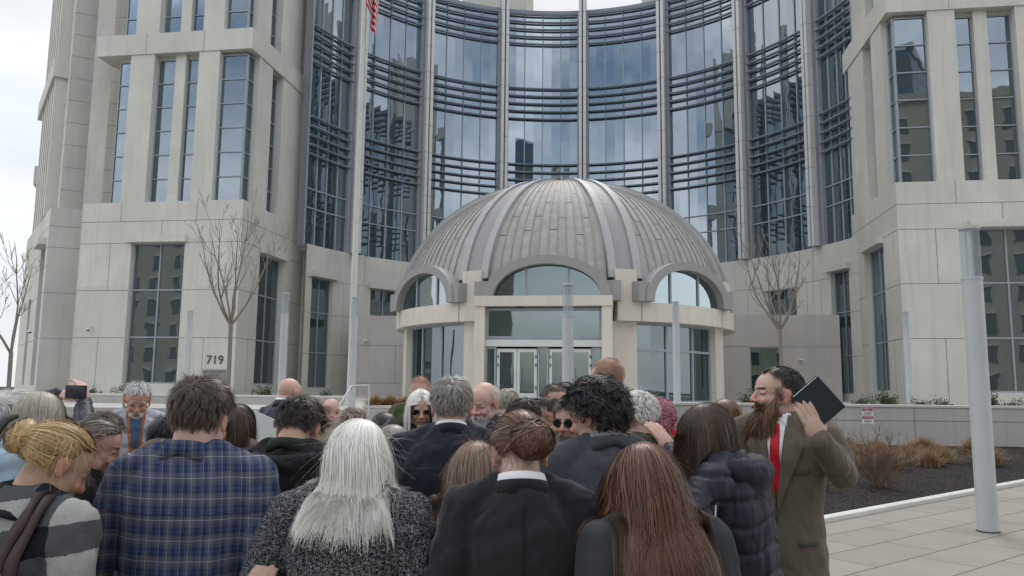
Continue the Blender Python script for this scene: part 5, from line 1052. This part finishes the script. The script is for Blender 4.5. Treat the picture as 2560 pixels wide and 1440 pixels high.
def decal(P, poly, mat, name, front=True, off=.004, th=.004, tgt=None, axis='y', n=14, parent=None):
    """cloth panel laid on the garment: poly in (x, z) of the person, cast from the front or the back"""
    o = tgt or P['g']; me = o.data; V = np.empty(len(me.vertices) * 3, dtype=np.float32); me.vertices.foreach_get('co', V); V = V.reshape(-1, 3)
    if '_bvh' not in P or P.get('_o') is not o: P['_bvh'] = BVHTree.FromPolygons([Vector(v) for v in V], [tuple(f.vertices) for f in me.polygons]); P['_o'] = o
    bv = P['_bvh']; s = 1 if front else -1; bm = bmesh.new(); vs = [bm.verts.new((x, 0, z)) for x, z in poly]; f = bm.faces.new(vs)
    bmesh.ops.triangulate(bm, faces=[f])
    for _ in range(4): bmesh.ops.subdivide_edges(bm, edges=[e for e in bm.edges if e.calc_length() > .018], cuts=1, use_grid_fill=False); bmesh.ops.triangulate(bm, faces=bm.faces[:])
    last = 0
    for v in bm.verts:
        h = bv.ray_cast(Vector((v.co.x, s * 1.2, v.co.z)), Vector((0, -s, 0)))
        if h[0] is not None: last = h[0].y
        v.co.y = (h[0].y if h[0] is not None else last) + s * off
    m_ = bpy.data.meshes.new(name); bm.to_mesh(m_); bm.free(); m_.materials.append(MATS[mat]); m_.polygons.foreach_set('use_smooth', [True] * len(m_.polygons)); ob = bpy.data.objects.new(name, m_); COL.objects.link(ob); ob.parent = parent or P['root']
    so_ = ob.modifiers.new('solid', 'SOLIDIFY'); so_.thickness = th; so_.offset = 0; return ob
def glasses(P, dark=False, rim='black_plastic', name='glasses'):
    M = P['Mh']; g = MB()
    for s in (-1, 1):
        ring_ = [M @ Vector((s * .033 + .023 * cos(t), .094 - .010 * abs(cos(t)) * (1 if cos(t) * s > 0 else 0), .002 + .019 * sin(t))) for t in [2 * pi * i / 20 for i in range(21)]]; g.tube(ring_, .0022 if not dark else .0028, rim, 5, False)
        g.tube([M @ Vector((s * .056, .086, .006)), M @ Vector((s * .079, .045, .008)), M @ Vector((s * .083, -.005, .004))], .002, rim, 5)
    g.tube([M @ Vector((-.010, .097, .006)), M @ Vector((.010, .097, .006))], .002, rim, 5); o = g.build(name, P['root'], True)
    if dark:
        for s in (-1, 1): l = MB(); l.quad([M @ Vector((s * .033 + .0225 * cos(t), .0945, .002 + .0185 * sin(t))) for t in [2 * pi * i / 20 for i in range(20)]], 'lens_dark'); l.build('lens', o)
    return o
def hood(P, mat, r=.045, spread=.12, z=1.46, down=.06, drop=.0):
    k, ly = P['k'], P['ly']; p = Prim(); pts, rr = [], []
    for i in range(9):
        t = -pi * .95 + pi * .9 * i / 8; pts.append(Vector((spread * k * cos(t + .0), ly(z) - .02 + .10 * k * sin(t), z * k - down * k * (-sin(t)) * .5))); rr.append(r * k * (.75 + .45 * (-sin(t))))
    p.tube(pts, rr, 'skin', 14); [p.ball(a, b * .99, n=6) for a, b in zip(pts, rr)]; p.ball((0, ly(z) - .115 * k, (z - .09 - drop) * k), (.12 * k, .045 * k, .085 * k)); m2, V, Nn = remesh(p, .012, 5); return finish(m2, 'hood', mat, P['root'], None, V + Nn * folds(V, 9, .006, 1.5)[:, None])
# ------------------------------------------------------------------ the crowd, nearest first
PALE, TAN, PINK, RUDDY = (.52, .36, .285), (.44, .29, .21), (.55, .36, .30), (.46, .27, .21)
# woman in block-check sweater
P = person('blond woman in fuzzy black, grey and white block-check sweater with clipped-up hair', -1.311, 2.30, 1.645, yaw=-22, pitch=32, turn=-18, w=.98, lean=4, top='block_check', hair=('clipbun', 'blond'), den=1.2, vox=.009, seed=11, tone=TAN, fem=True, kind='sweater', armr=1.15, slope=.02, wmul=1.1)
M = P['Mh']; cl = MB(); cl.tube([M @ Vector(q) for q in ((-.05, -.165, .075), (-.045, -.188, .045), (-.03, -.192, .0), (-.02, -.185, -.04), (-.015, -.165, -.055))], [.007, .013, .014, .011, .006], 'black_plastic', 8); cl.build('hair_clip', P['root'], True)
collar(P, 'black_cotton', h=.012, r=.105, z0=1.43, drop=.03, name='neckline', th=.006)
# tote
bag = empty('tote_bag', (0, 0, 0), 0, 'dark brown leather tote hanging at the block-check sweater', 'bag')
def on_cloth(P, x, z, off):
    o = P['g']; mw = Matrix.Translation(P['root'].location) @ Matrix.Rotation(P['root'].rotation_euler.z, 4, 'Z'); mi = mw.inverted()
    if 'wb' not in P: P['wb'] = BVHTree.FromPolygons([mw @ v.co for v in o.data.vertices], [tuple(f.vertices) for f in o.data.polygons])
    h = P['wb'].ray_cast(Vector((x, .5, z)), Vector((0, 1, 0))); return (h[0] + h[1] * off) if h[0] is not None else None
path = [(-1.255, 2.20, 1.464), (-1.270, 2.20, 1.447), (-1.280, 2.20, 1.415), (-1.294, 2.20, 1.374), (-1.308, 2.20, 1.332), (-1.320, 2.20, 1.289), (-1.324, 2.20, 1.256)]
for dx in (0, .03):
    st_ = MB(); rows = []
    for q in path:
        a = [on_cloth(P, q[0] + dx + e, q[2] - dx * .3, .012) for e in (-.014, .014)]
        if None in a: continue
        rows.append([a[0], a[1], a[1] + Vector((0, .006, 0)), a[0] + Vector((0, .006, 0))])
    last = rows[-1]; st_.grid(rows, 'bag_leather', True); st_.build('strap', bag, True)
bx_, by_, bz_ = last[0]
MB().hexa([(bx_ - .16, by_ - .13, .86), (bx_ + .22, by_ - .14, .86), (bx_ + .22, by_ - .02, .86), (bx_ - .16, by_ - .02, .86), (bx_ - .18, by_ - .12, bz_ + .01), (bx_ + .24, by_ - .13, bz_ - .03), (bx_ + .24, by_ - .01, bz_ - .03), (bx_ - .18, by_ - .0, bz_ + .01)], 'bag_leather').build('bag_body', bag, bevel=.02)
# man in plaid shirt
P = person('tall brown-haired man in navy plaid flannel shirt seen from behind', -0.980, 2.50, 1.776, yaw=-3, pitch=14, w=1.06, lean=3, top='plaid', legs='denim', hair=('short', 'brown'), den=1.3, vox=.009, seed=12, tone=PALE, arms={-1: [(-.275, -.02, 1.14), (-.27, .12, .92)], 1: [(.272, -.03, 1.14), (.17, .13, .96)]}, wmul=1.15)
collar(P, 'plaid', h=.045, r=.078, z0=1.465, drop=.05, name='collar')
decal(P, [(-.22, 1.378), (.22, 1.378), (.22, 1.371), (-.22, 1.371)], 'plaid', 'yoke_seam', False, .003, .004)
# boy in black hoodie
P = person('young man in black hooded coat with small reflective patch, head deeply bowed', -0.841, 3.15, 1.713, yaw=-6, pitch=40, w=1.02, lean=9, top='black_cotton', hair=('messy', 'dark'), den=1.1, vox=.010, seed=13, tone=TAN, len_=.07)
hood(P, 'black_cotton', r=.04, spread=.115, z=1.44); collar(P, 'hoodie_green', h=.04, r=.074, z0=1.475, drop=.03, name='inner_collar')
decal(P, [(-.165, 1.325), (-.115, 1.345), (-.115, 1.325), (-.165, 1.303)], 'silver', 'reflective_patch', False, .005, .002)
# white-haired woman
P = person('woman with long loose white hair and black and white tweed sweater seen from behind', -0.468, 2.42, 1.658, yaw=-4, pitch=20, tilt=3, w=.98, lean=4, top='boucle', hair=('long', 'white'), den=1.5, sweep=.75, vox=.009, seed=14, tone=PALE, fem=True, kind='sweater', len_=.34, armr=1.1, part=.1, slope=.015, wmul=1.05, coll_off=-.02,
    arms={'world': True, -1: [(-0.831, 2.40, 0.959), (-0.767, 2.30, 1.105)], ('hand', -1): dict(d=(.45, .05, .8), n=(0, 1, 0), curl=.2)})
a_ = P['arm'](-1); d_ = (a_[2] - a_[1]).normalized(); MB().tube([a_[2] - d_ * .14, a_[2] + d_ * .012], [.05, .042], 'maroon_knit', 16).build('knit_cuff', P['root'], True)
# grey-haired man in navy suit
P = person('grey-haired man in dark navy suit with outstretched left arm, seen from behind', -0.263, 3.50, 1.794, yaw=4, pitch=10, w=1.10, lean=4, top='suit_navy', hair=('combed', 'grey'), den=1.1, vox=.010, seed=15, tone=PINK, kind='suit', bulk=1.12, len_=.06, arms={-1: [(-.33, .10, 1.24), (-.30, .38, 1.22)], 1: [(.26, .02, 1.12), (.2, .2, 1.0)]})
collar(P, 'suit_navy', h=.04, r=.076, z0=1.47, drop=.05); collar(P, 'shirt_white', h=.052, r=.069, z0=1.47, drop=.05, name='shirt_collar')
# girl with light brown hair
P = person('girl with long straight light brown hair between tweed sweater and black suit', -0.121, 2.85, 1.567, yaw=-8, pitch=18, w=.86, lean=3, top='charcoal', hair=('long', 'ash'), den=1.0, vox=.011, seed=16, tone=PALE, fem=True, len_=.50)
# person with bun, black suit
P = person('person in black suit and white collar with brown hair tied in a low bun', 0.028, 2.38, 1.681, yaw=3, pitch=34, w=.87, lean=7, top='suit_black', hair=('lowbun', 'auburn'), den=1.3, vox=.009, seed=17, tone=PALE, kind='suit', bulk=1.02, arms={-1: [(-.232, -.02, 1.13), (-.18, .15, .95)], 1: [(.232, -.02, 1.13), (.18, .15, .95)]}, slope=.01, wmul=1.1)
collar(P, 'suit_black', h=.040, r=.080, z0=1.458, drop=.04, flare=-.006); collar(P, 'shirt_white', h=.06, r=.073, z0=1.455, drop=.04, name='shirt_collar', flare=-.014)
decal(P, [(-.003, 1.43), (.003, 1.43), (.002, .98), (-.002, .98)], 'black_cotton', 'back_seam', False, .001, .003)
# long auburn-brown hair woman, bottom right
P = person('woman with very long wavy chestnut hair and charcoal wool coat, nearest on the right', 0.386, 2.28, 1.606, yaw=16, pitch=26, tilt=-3, w=.9, lean=8, top='charcoal', hair=('long', 'chestnut'), den=1.5, sweep=.12, vox=.009, seed=18, tone=PALE, fem=True, len_=.55, armr=1.12, slope=.02, part=-.15, wmul=1.1)
# curly black-haired young man
P = person('young man with curly black hair in slate grey suit, face turned left', 0.325, 3.00, 1.781, yaw=12, turn=42, pitch=14, w=1.0, lean=5, top='suit_grey', hair=('curly', 'black'), den=1.1, vox=.010, seed=19, tone=TAN, kind='suit')
collar(P, 'suit_grey', h=.04, r=.08, z0=1.465, drop=.04); collar(P, 'shirt_grey', h=.055, r=.072, z0=1.465, drop=.04, name='shirt_collar')
# woman in navy padded coat
P = person('woman in dark navy quilted hooded coat, head bowed in profile, hand on a shoulder', 0.743, 3.00, 1.707, yaw=62, turn=14, pitch=28, w=.98, lean=8, top='puffer_navy', hair=('bob', 'brown'), den=1.2, vox=.008, seed=20, tone=PINK, fem=True, kind='puffer', bulk=1.12, hem=.72, armr=1.15, len_=.19, skinvox=.0055, part=.3,
    arms={'world': True, -1: [(0.654, 2.78, 1.366), (0.595, 2.65, 1.268)], 1: [(0.729, 3.25, 1.404), (0.713, 3.50, 1.474)], ('hand', 1): dict(d=(-.5, .25, .8), n=(-.5, .8, .0), curl=.2)})
hood(P, 'puffer_navy', r=.052, spread=.13, z=1.45, down=.05, drop=.02)
k_ = P['k']; decal(P, [(-.02 + .026 * cos(a), 1.27 + .026 * sin(a)) for a in [2 * pi * i / 14 for i in range(14)]], 'silver', 'round_badge', False, .006, .002) if False else None
z_ = MB(); wp = P['root'].matrix_world; Ri = Matrix.Rotation(-R_(62), 3, 'Z'); rl = P['root'].location
z_.tube([Ri @ (Vector((0.700, 2.72, 1.359)) - rl), Ri @ (Vector((0.681, 2.70, 1.182)) - rl)], .0035, 'silver', 6); z_.build('zip_pull', P['root']); z_ = MB(); z_.tube([Ri @ (Vector((0.702, 2.72, 1.369)) - rl), Ri @ (Vector((0.700, 2.72, 1.359)) - rl)], .010, 'black_plastic', 8); z_.build('zip_toggle', P['root'], True)
# bearded man in green suit with book
P = person('bearded man in olive-brown suit and red tie holding up a black book', 1.251, 3.70, 1.868, yaw=152, turn=-60, pitch=-3, w=1.0, lean=0, top='suit_green', legs='trouser_brown', hair=('receding', 'dark'), den=1.3, vox=.009, seed=21, tone=PALE, kind='suit', bulk=1.0, hem=.74, skinvox=.0045, beardspec=('copperbeard', 5, .21, .04, .55, .0032, 5200), len_=.03, dark='dark', armr=1.12, stub='copperbeard',
    arms={'world': True, -1: [(1.463, 3.50, 1.384), (1.289, 3.30, 1.542)], ('hand', -1): dict(d=(-.42, -.02, .9), n=(-.1, 1, 0), curl=.13, tcurl=.9, spread=.16), 1: [(0.935, 3.80, 1.383), (0.735, 3.72, 1.464)], ('hand', 1): dict(d=(-.95, -.1, .15), n=(0, .2, -1), curl=.25)})
BM = P; k = P['k']
decal(P, [(-.045, 1.475 * k), (.045, 1.475 * k), (.012, 1.17 * k), (-.012, 1.17 * k)], 'shirt_white', 'shirt_front', True, .002, .004)
decal(P, [(-.016, 1.45 * k), (.016, 1.45 * k), (.026, 1.21 * k), (0, 1.17 * k), (-.026, 1.21 * k)], 'tie_red', 'tie', True, .008, .006)
for s in (-1, 1):
    decal(P, [(s * .05, 1.485 * k), (s * .088, 1.475 * k), (s * .125, 1.36 * k), (s * .10, 1.345 * k), (s * .108, 1.325 * k), (s * .006, 1.10 * k), (s * .004, 1.15 * k), (s * .035, 1.35 * k)], 'suit_green', 'lapel', True, .009, .006)
    decal(P, [(s * .03, 1.50 * k), (s * .062, 1.49 * k), (s * .055, 1.43 * k), (s * .02, 1.46 * k)], 'shirt_white', 'shirt_collar_tip', True, .006, .003)
    decal(P, [(s * .09, .98 * k), (s * .165, .985 * k), (s * .165, .972 * k), (s * .09, .966 * k)], 'suit_olive', 'pocket_flap', True, .005, .003)
decal(P, [(-.085, 1.262 * k), (-.145, 1.268 * k), (-.145, 1.256 * k), (-.085, 1.25 * k)], 'suit_olive', 'breast_pocket', True, .005, .003)
decal(P, [(-.003, 1.10 * k), (.003, 1.10 * k), (.004, .76 * k), (-.004, .76 * k)], 'suit_olive', 'front_edge', True, .003, .003)
for z in (1.07, .985, .90): decal(P, [(.012 + .010 * cos(a), z * k + .010 * sin(a)) for a in [2 * pi * i / 10 for i in range(10)]], 'button', 'button', True, .006, .004)
collar(P, 'suit_green', h=.045, r=.08, z0=1.465, drop=.06)
a_ = P['arm'](-1); d_ = (a_[2] - a_[1]).normalized(); MB().tube([a_[2] - d_ * .045, a_[2] - d_ * .012], .04, 'shirt_white', 16).build('shirt_cuff', P['root'], True)
# the book
bk_ = empty('book', (1.296, 3.32, 1.700), 0, 'black clothbound book held up by the bearded man', 'book'); bk_.rotation_euler = (R_(4), R_(-41), R_(-8))
bw, bh, bt = .134, .068, .012
MB().box(-bh + .004, bh - .003, -bt, bt, -bw / 1.6 + .004, bw / 1.6 - .004, 'paper').build('page_block', bk_)
for y0 in (-bt - .003, bt + .0002): MB().box(-bh, bh, y0, y0 + .0028, -bw / 1.6, bw / 1.6, 'book_cover').build('book_cover', bk_, bevel=.0012)
MB().box(-bh - .003, -bh, -bt - .003, bt + .003, -bw / 1.6, bw / 1.6, 'book_cover').build('book_spine', bk_)
# white-haired man in green-grey suit
P = person('white-haired man in grey-green suit with a hand resting on his shoulder', 0.592, 3.70, 1.742, yaw=28, turn=20, pitch=22, w=1.06, lean=8, top='suit_olive', hair=('short', 'white'), den=.8, vox=.011, seed=22, tone=PINK, kind='suit', bulk=1.1, len_=.045, beardspec=('white', 8, .03, .04, .3, .002, 1200))
collar(P, 'suit_olive', h=.04, r=.076, z0=1.465, drop=.05)
# maroon head scarf
P = person('woman bending forward under a maroon patterned head scarf', 0.754, 4.00, 1.706, yaw=-20, pitch=55, w=.95, lean=22, top='red_cloth', hair=('none', 'dark'), seed=23, tone=TAN, fem=True)
q = Prim(); M = P['Mh']; q.ball((0, -.02, .03), (.094, .116, .10), M); q.limb([M @ Vector((0, -.06, -.02)), M @ Vector((0, -.15, -.10)), Vector((0, P['ly'](1.4) - .10, 1.36 * P['k'])), Vector((.05, P['ly'](1.3) - .12, 1.22 * P['k']))], [.09, .085, .10, .09]); m2, V, Nn = remesh(q, .010, 4); finish(m2, 'head_scarf', 'maroon_scarf', P['root'], None, V + Nn * folds(V, 4, .012, 1.2)[:, None])
# brown-haired woman behind the navy coat
person('brown-haired woman standing behind the navy quilted coat', 1.060, 3.90, 1.710, yaw=-12, pitch=24, w=.92, lean=5, top='beige', hair=('bob', 'chestnut'), den=.7, seed=24, tone=PALE, fem=True, len_=.24)
# tall buzz-cut man
person('tall man with cropped ginger hair standing behind the curly-haired man', 0.608, 5.00, 1.950, yaw=28, turn=12, pitch=10, w=1.05, lean=2, top='charcoal', hair=('crop', 'red'), den=.9, seed=25, tone=PINK, skinvox=.006, len_=.012, slope=.0)
# long grey beard and sunglasses
P = person('man with very long grey beard, sunglasses and black leather vest', 0.315, 4.20, 1.703, yaw=150, turn=2, pitch=6, w=1.0, lean=0, top='black_leather', hair=('short', 'greybrown'), den=.6, seed=26, tone=PINK, beardspec=('greybeard', 6, .36, .04, .25, .0032, 3200), skinvox=.006)
glasses(P, True); decal(P, [(-.04, 1.45 * P['k']), (.05, 1.45 * P['k']), (.04, 1.0 * P['k']), (-.03, 1.0 * P['k'])], 'shirt_white', 'shirt_front')
# bowed dark-haired man in beige jacket
P = person('dark-haired man in beige jacket bowing deeply to the left', 0.078, 4.40, 1.698, yaw=72, pitch=38, w=1.0, lean=14, top='beige', hair=('short', 'dark'), den=.6, seed=27, tone=TAN, skinvox=.0065, len_=.035); collar(P, 'beige', h=.05, r=.08, z0=1.465, drop=.04)
P = person('young man with brown hair and dark wraparound sunglasses facing left', 0.244, 5.30, 1.689, yaw=100, pitch=8, w=.95, lean=0, top='yellow_plaid', hair=('short', 'brown'), den=.45, seed=28, tone=PALE, skinvox=.0065, len_=.035); glasses(P, True)
P = person('dark-haired man standing left of the man with blue mirrored glasses', 0.323, 5.80, 1.784, yaw=-150, pitch=14, w=1.0, lean=0, top='blue_print', hair=('crop', 'dark'), den=.4, seed=29, tone=TAN, skinvox=.008)
P = person('black-haired man with blue mirrored sunglasses at the back', 0.431, 6.30, 1.797, yaw=165, pitch=5, w=1.0, lean=0, top='suit_navy', hair=('short', 'black'), den=.4, seed=30, tone=PINK, skinvox=.008, len_=.04); glasses(P, True)
person('grey-blond haired person seen from behind near the glass doors', -0.024, 6.40, 1.738, yaw=-6, pitch=14, w=.95, lean=2, top='charcoal', hair=('short', 'greyblond'), den=.5, seed=31, tone=PALE, len_=.06)
# balding man, white beard
P = person('balding man with white beard and grey sweatshirt facing the camera', -0.162, 4.70, 1.792, yaw=150, pitch=16, turn=0, w=1.05, lean=2, top='navy_nylon', hair=('balding', 'silver'), den=.6, seed=32, tone=PINK, skinvox=.0055, beardspec=('silver', 3, .035, .03, .3, .0022, 2200), len_=.035); hood(P, 'shirt_grey', r=.03, spread=.11)
P = person('white-haired woman with oval sunglasses facing the camera', -0.573, 5.00, 1.740, yaw=-168, pitch=12, w=.92, lean=0, top='black_cotton', hair=('bob', 'white'), den=.8, seed=33, tone=PALE, fem=True, skinvox=.0055, len_=.24); glasses(P, True, 'gold_metal')
person('man with short auburn hair and olive pullover at the back', -0.766, 6.60, 1.843, yaw=172, pitch=14, w=1.05, lean=0, top='olive', hair=('crop', 'red'), den=.5, seed=34, tone=RUDDY, skinvox=.007, stub='red')
person('dark-haired woman with parted hair left of the white-haired woman in sunglasses', -0.686, 4.30, 1.614, yaw=10, pitch=24, w=.9, lean=4, top='charcoal', hair=('bob', 'dark'), den=.5, seed=35, tone=PALE, fem=True)
person('person with grey shoulder-length hair behind the loose white hair', -0.546, 3.70, 1.578, yaw=-10, pitch=24, w=.9, lean=4, top='black_cotton', hair=('bob', 'grey'), den=.6, seed=36, tone=PALE, fem=True)
person('bald man facing the camera between two dark heads at the back', -1.688, 7.40, 1.637, yaw=165, pitch=14, w=1.0, lean=0, top='beige', hair=('none', 'grey'), seed=37, tone=PINK, skinvox=.008)
person('person with short light brown hair behind the white-haired woman', -1.036, 5.20, 1.609, yaw=-20, pitch=18, w=.95, lean=2, top='suit_navy', hair=('short', 'ash'), den=.4, seed=38, tone=PALE)
# bald man with sign
P = person('bald man in navy jacket with white inner collar holding a white placard', -1.796, 6.40, 1.817, yaw=-28, pitch=14, w=1.1, lean=2, top='navy_nylon', hair=('none', 'brown'), seed=39, tone=PINK, bulk=1.1, skinvox=.006, arms={-1: [(-.30, .05, 1.17), (-.10, .28, 1.12)]}); collar(P, 'navy_nylon', h=.05, r=.08, z0=1.47, drop=.02); collar(P, 'shirt_white', h=.065, r=.071, z0=1.47, drop=.02, name='shirt_collar')
sg2 = empty('placard', (-1.875, 6.00, 1.240), 0, 'white cardboard placard with black lettering held low', 'sign'); sg2.rotation_euler = (R_(8), R_(24), R_(12)); MB().box(-.19, .19, -.003, .003, -.16, .26, 'cardboard_white').build('placard_sheet', sg2)
text('OUR VOTE', .095, (.0, -.006, -.03), (pi / 2, 0, 0), 'ink', sg2)
# brown coat person behind plaid man
person('light-haired woman in dark brown coat partly hidden behind the plaid shirt', -1.499, 4.30, 1.653, yaw=140, pitch=15, w=.95, lean=0, top='brown_coat', hair=('bob', 'brown'), den=.5, seed=40, tone=PINK, fem=True, skinvox=.007)
person('blond child standing between the plaid shirt and the black hoodie', -1.034, 3.10, 1.459, yaw=5, pitch=10, w=.8, lean=0, top='navy_nylon', hair=('short', 'blond'), den=.4, seed=41, tone=PALE)
# white vest man
P = person('silver-haired man with glasses and goatee in light grey quilted vest', -2.561, 5.40, 1.768, yaw=-152, pitch=20, w=1.08, lean=0, top='vest_grey', hair=('short', 'silver'), den=.7, seed=42, tone=RUDDY, kind='puffer', bulk=1.12, skinvox=.0055, beardspec=('white', 9, .025, .03, .3, .002, 900), len_=.04, vox=.011, armr=1.0); glasses(P, False, 'gold_metal'); k = P['k']
decal(P, [(-.06, 1.47 * k), (.06, 1.47 * k), (.03, 1.22 * k), (0, 1.12 * k), (-.03, 1.22 * k)], 'vest_orange', 'vest_lining', True, .004); decal(P, [(-.04, 1.47 * k), (.04, 1.47 * k), (.018, 1.26 * k), (-.018, 1.26 * k)], 'tee_blue', 'shirt_front', True, .01); collar(P, 'vest_grey', h=.07, r=.085, z0=1.46, drop=.03)
for s in (-1, 1): a_ = P['arm'](s); q = Prim(); q.limb([a_[0], a_[1], a_[2]], [.072, .062, .048]); m2, V, Nn = remesh(q, .012, 3); finish(m2, 'sleeve', 'navy_nylon', P['root'], None, V + Nn * folds(V, 5, .006)[:, None])
person('person with windblown black hair left of the plaid shirt', -1.682, 3.90, 1.600, yaw=-30, pitch=25, w=.9, lean=4, top='light_blue', hair=('windblown', 'black'), den=.6, seed=43, tone=TAN, fem=True)
person('brown-haired child in slate coat below the grey quilted vest', -1.411, 3.20, 1.534, yaw=-10, pitch=22, w=.85, lean=4, top='suit_grey', hair=('bob', 'brown'), den=.6, seed=44, tone=PALE, len_=.2)
person('man bending low in dark slate coat beside the brown-haired child', -1.627, 3.50, 1.451, yaw=-50, pitch=50, w=1.0, lean=20, top='suit_grey', hair=('crop', 'dark'), den=.4, seed=45, tone=PALE)
# grey-haired woman profile
P = person('woman with tied-back grey-brown hair in profile wearing a black jacket', -1.669, 3.20, 1.615, yaw=-62, turn=-6, pitch=16, w=.98, lean=5, top='black_cotton', hair=('lowbun', 'greybrown'), den=.9, vox=.011, seed=46, tone=RUDDY, fem=True, skinvox=.0055); collar(P, 'black_cotton', h=.05, r=.085, z0=1.45, drop=.03)
person('dark-haired person in red jacket with white stripe behind the grey-haired woman', -1.902, 3.70, 1.620, yaw=-15, pitch=20, w=.95, lean=3, top='red_cloth', hair=('short', 'brown'), den=.5, seed=47, tone=PALE)
# blue hoodie woman
P = person('woman with grey-blond bobbed hair and light blue hooded jacket', -1.974, 3.30, 1.720, yaw=-12, pitch=18, tilt=4, w=1.0, lean=4, top='light_blue', hair=('bob', 'greyblond'), den=1.1, vox=.011, seed=48, tone=PALE, fem=True, len_=.17); hood(P, 'light_blue', r=.045, spread=.12, z=1.44)
# phone photographer
P = person('person in navy jacket raising both arms to take a photo with a phone', -2.553, 4.10, 1.712, yaw=-14, pitch=0, w=1.0, lean=0, top='navy_nylon', hair=('short', 'silver'), den=.5, vox=.012, seed=49, tone=PINK, skinvox=.0055,
    arms={'world': True, -1: [(-2.788, 4.25, 1.564), (-2.519, 4.40, 1.683)], ('hand', -1): dict(d=(.85, .1, .25), n=(.1, .3, -.9), curl=.45), 1: [(-2.233, 4.15, 1.532), (-2.327, 4.30, 1.640)], ('hand', 1): dict(d=(-.25, .15, .9), n=(-.8, .4, .1), curl=.5)})
ph = empty('mobile_phone', (-2.342, 4.24, 1.697), R_(-8), 'black mobile phone held up sideways in two hands', 'phone'); MB().box(-.062, .062, -.005, .005, -.036, .036, 'black_plastic').build('phone_body', ph, bevel=.003); MB().box(-.055, .055, -.0062, -.0055, -.032, .032, 'lens_dark').build('phone_screen', ph)
person('pink-scalped white-haired person at the left picture border', -2.127, 3.30, 1.697, yaw=-10, pitch=12, w=1.0, lean=2, top='black_cotton', hair=('short', 'silver'), den=.5, seed=50, tone=PINK)
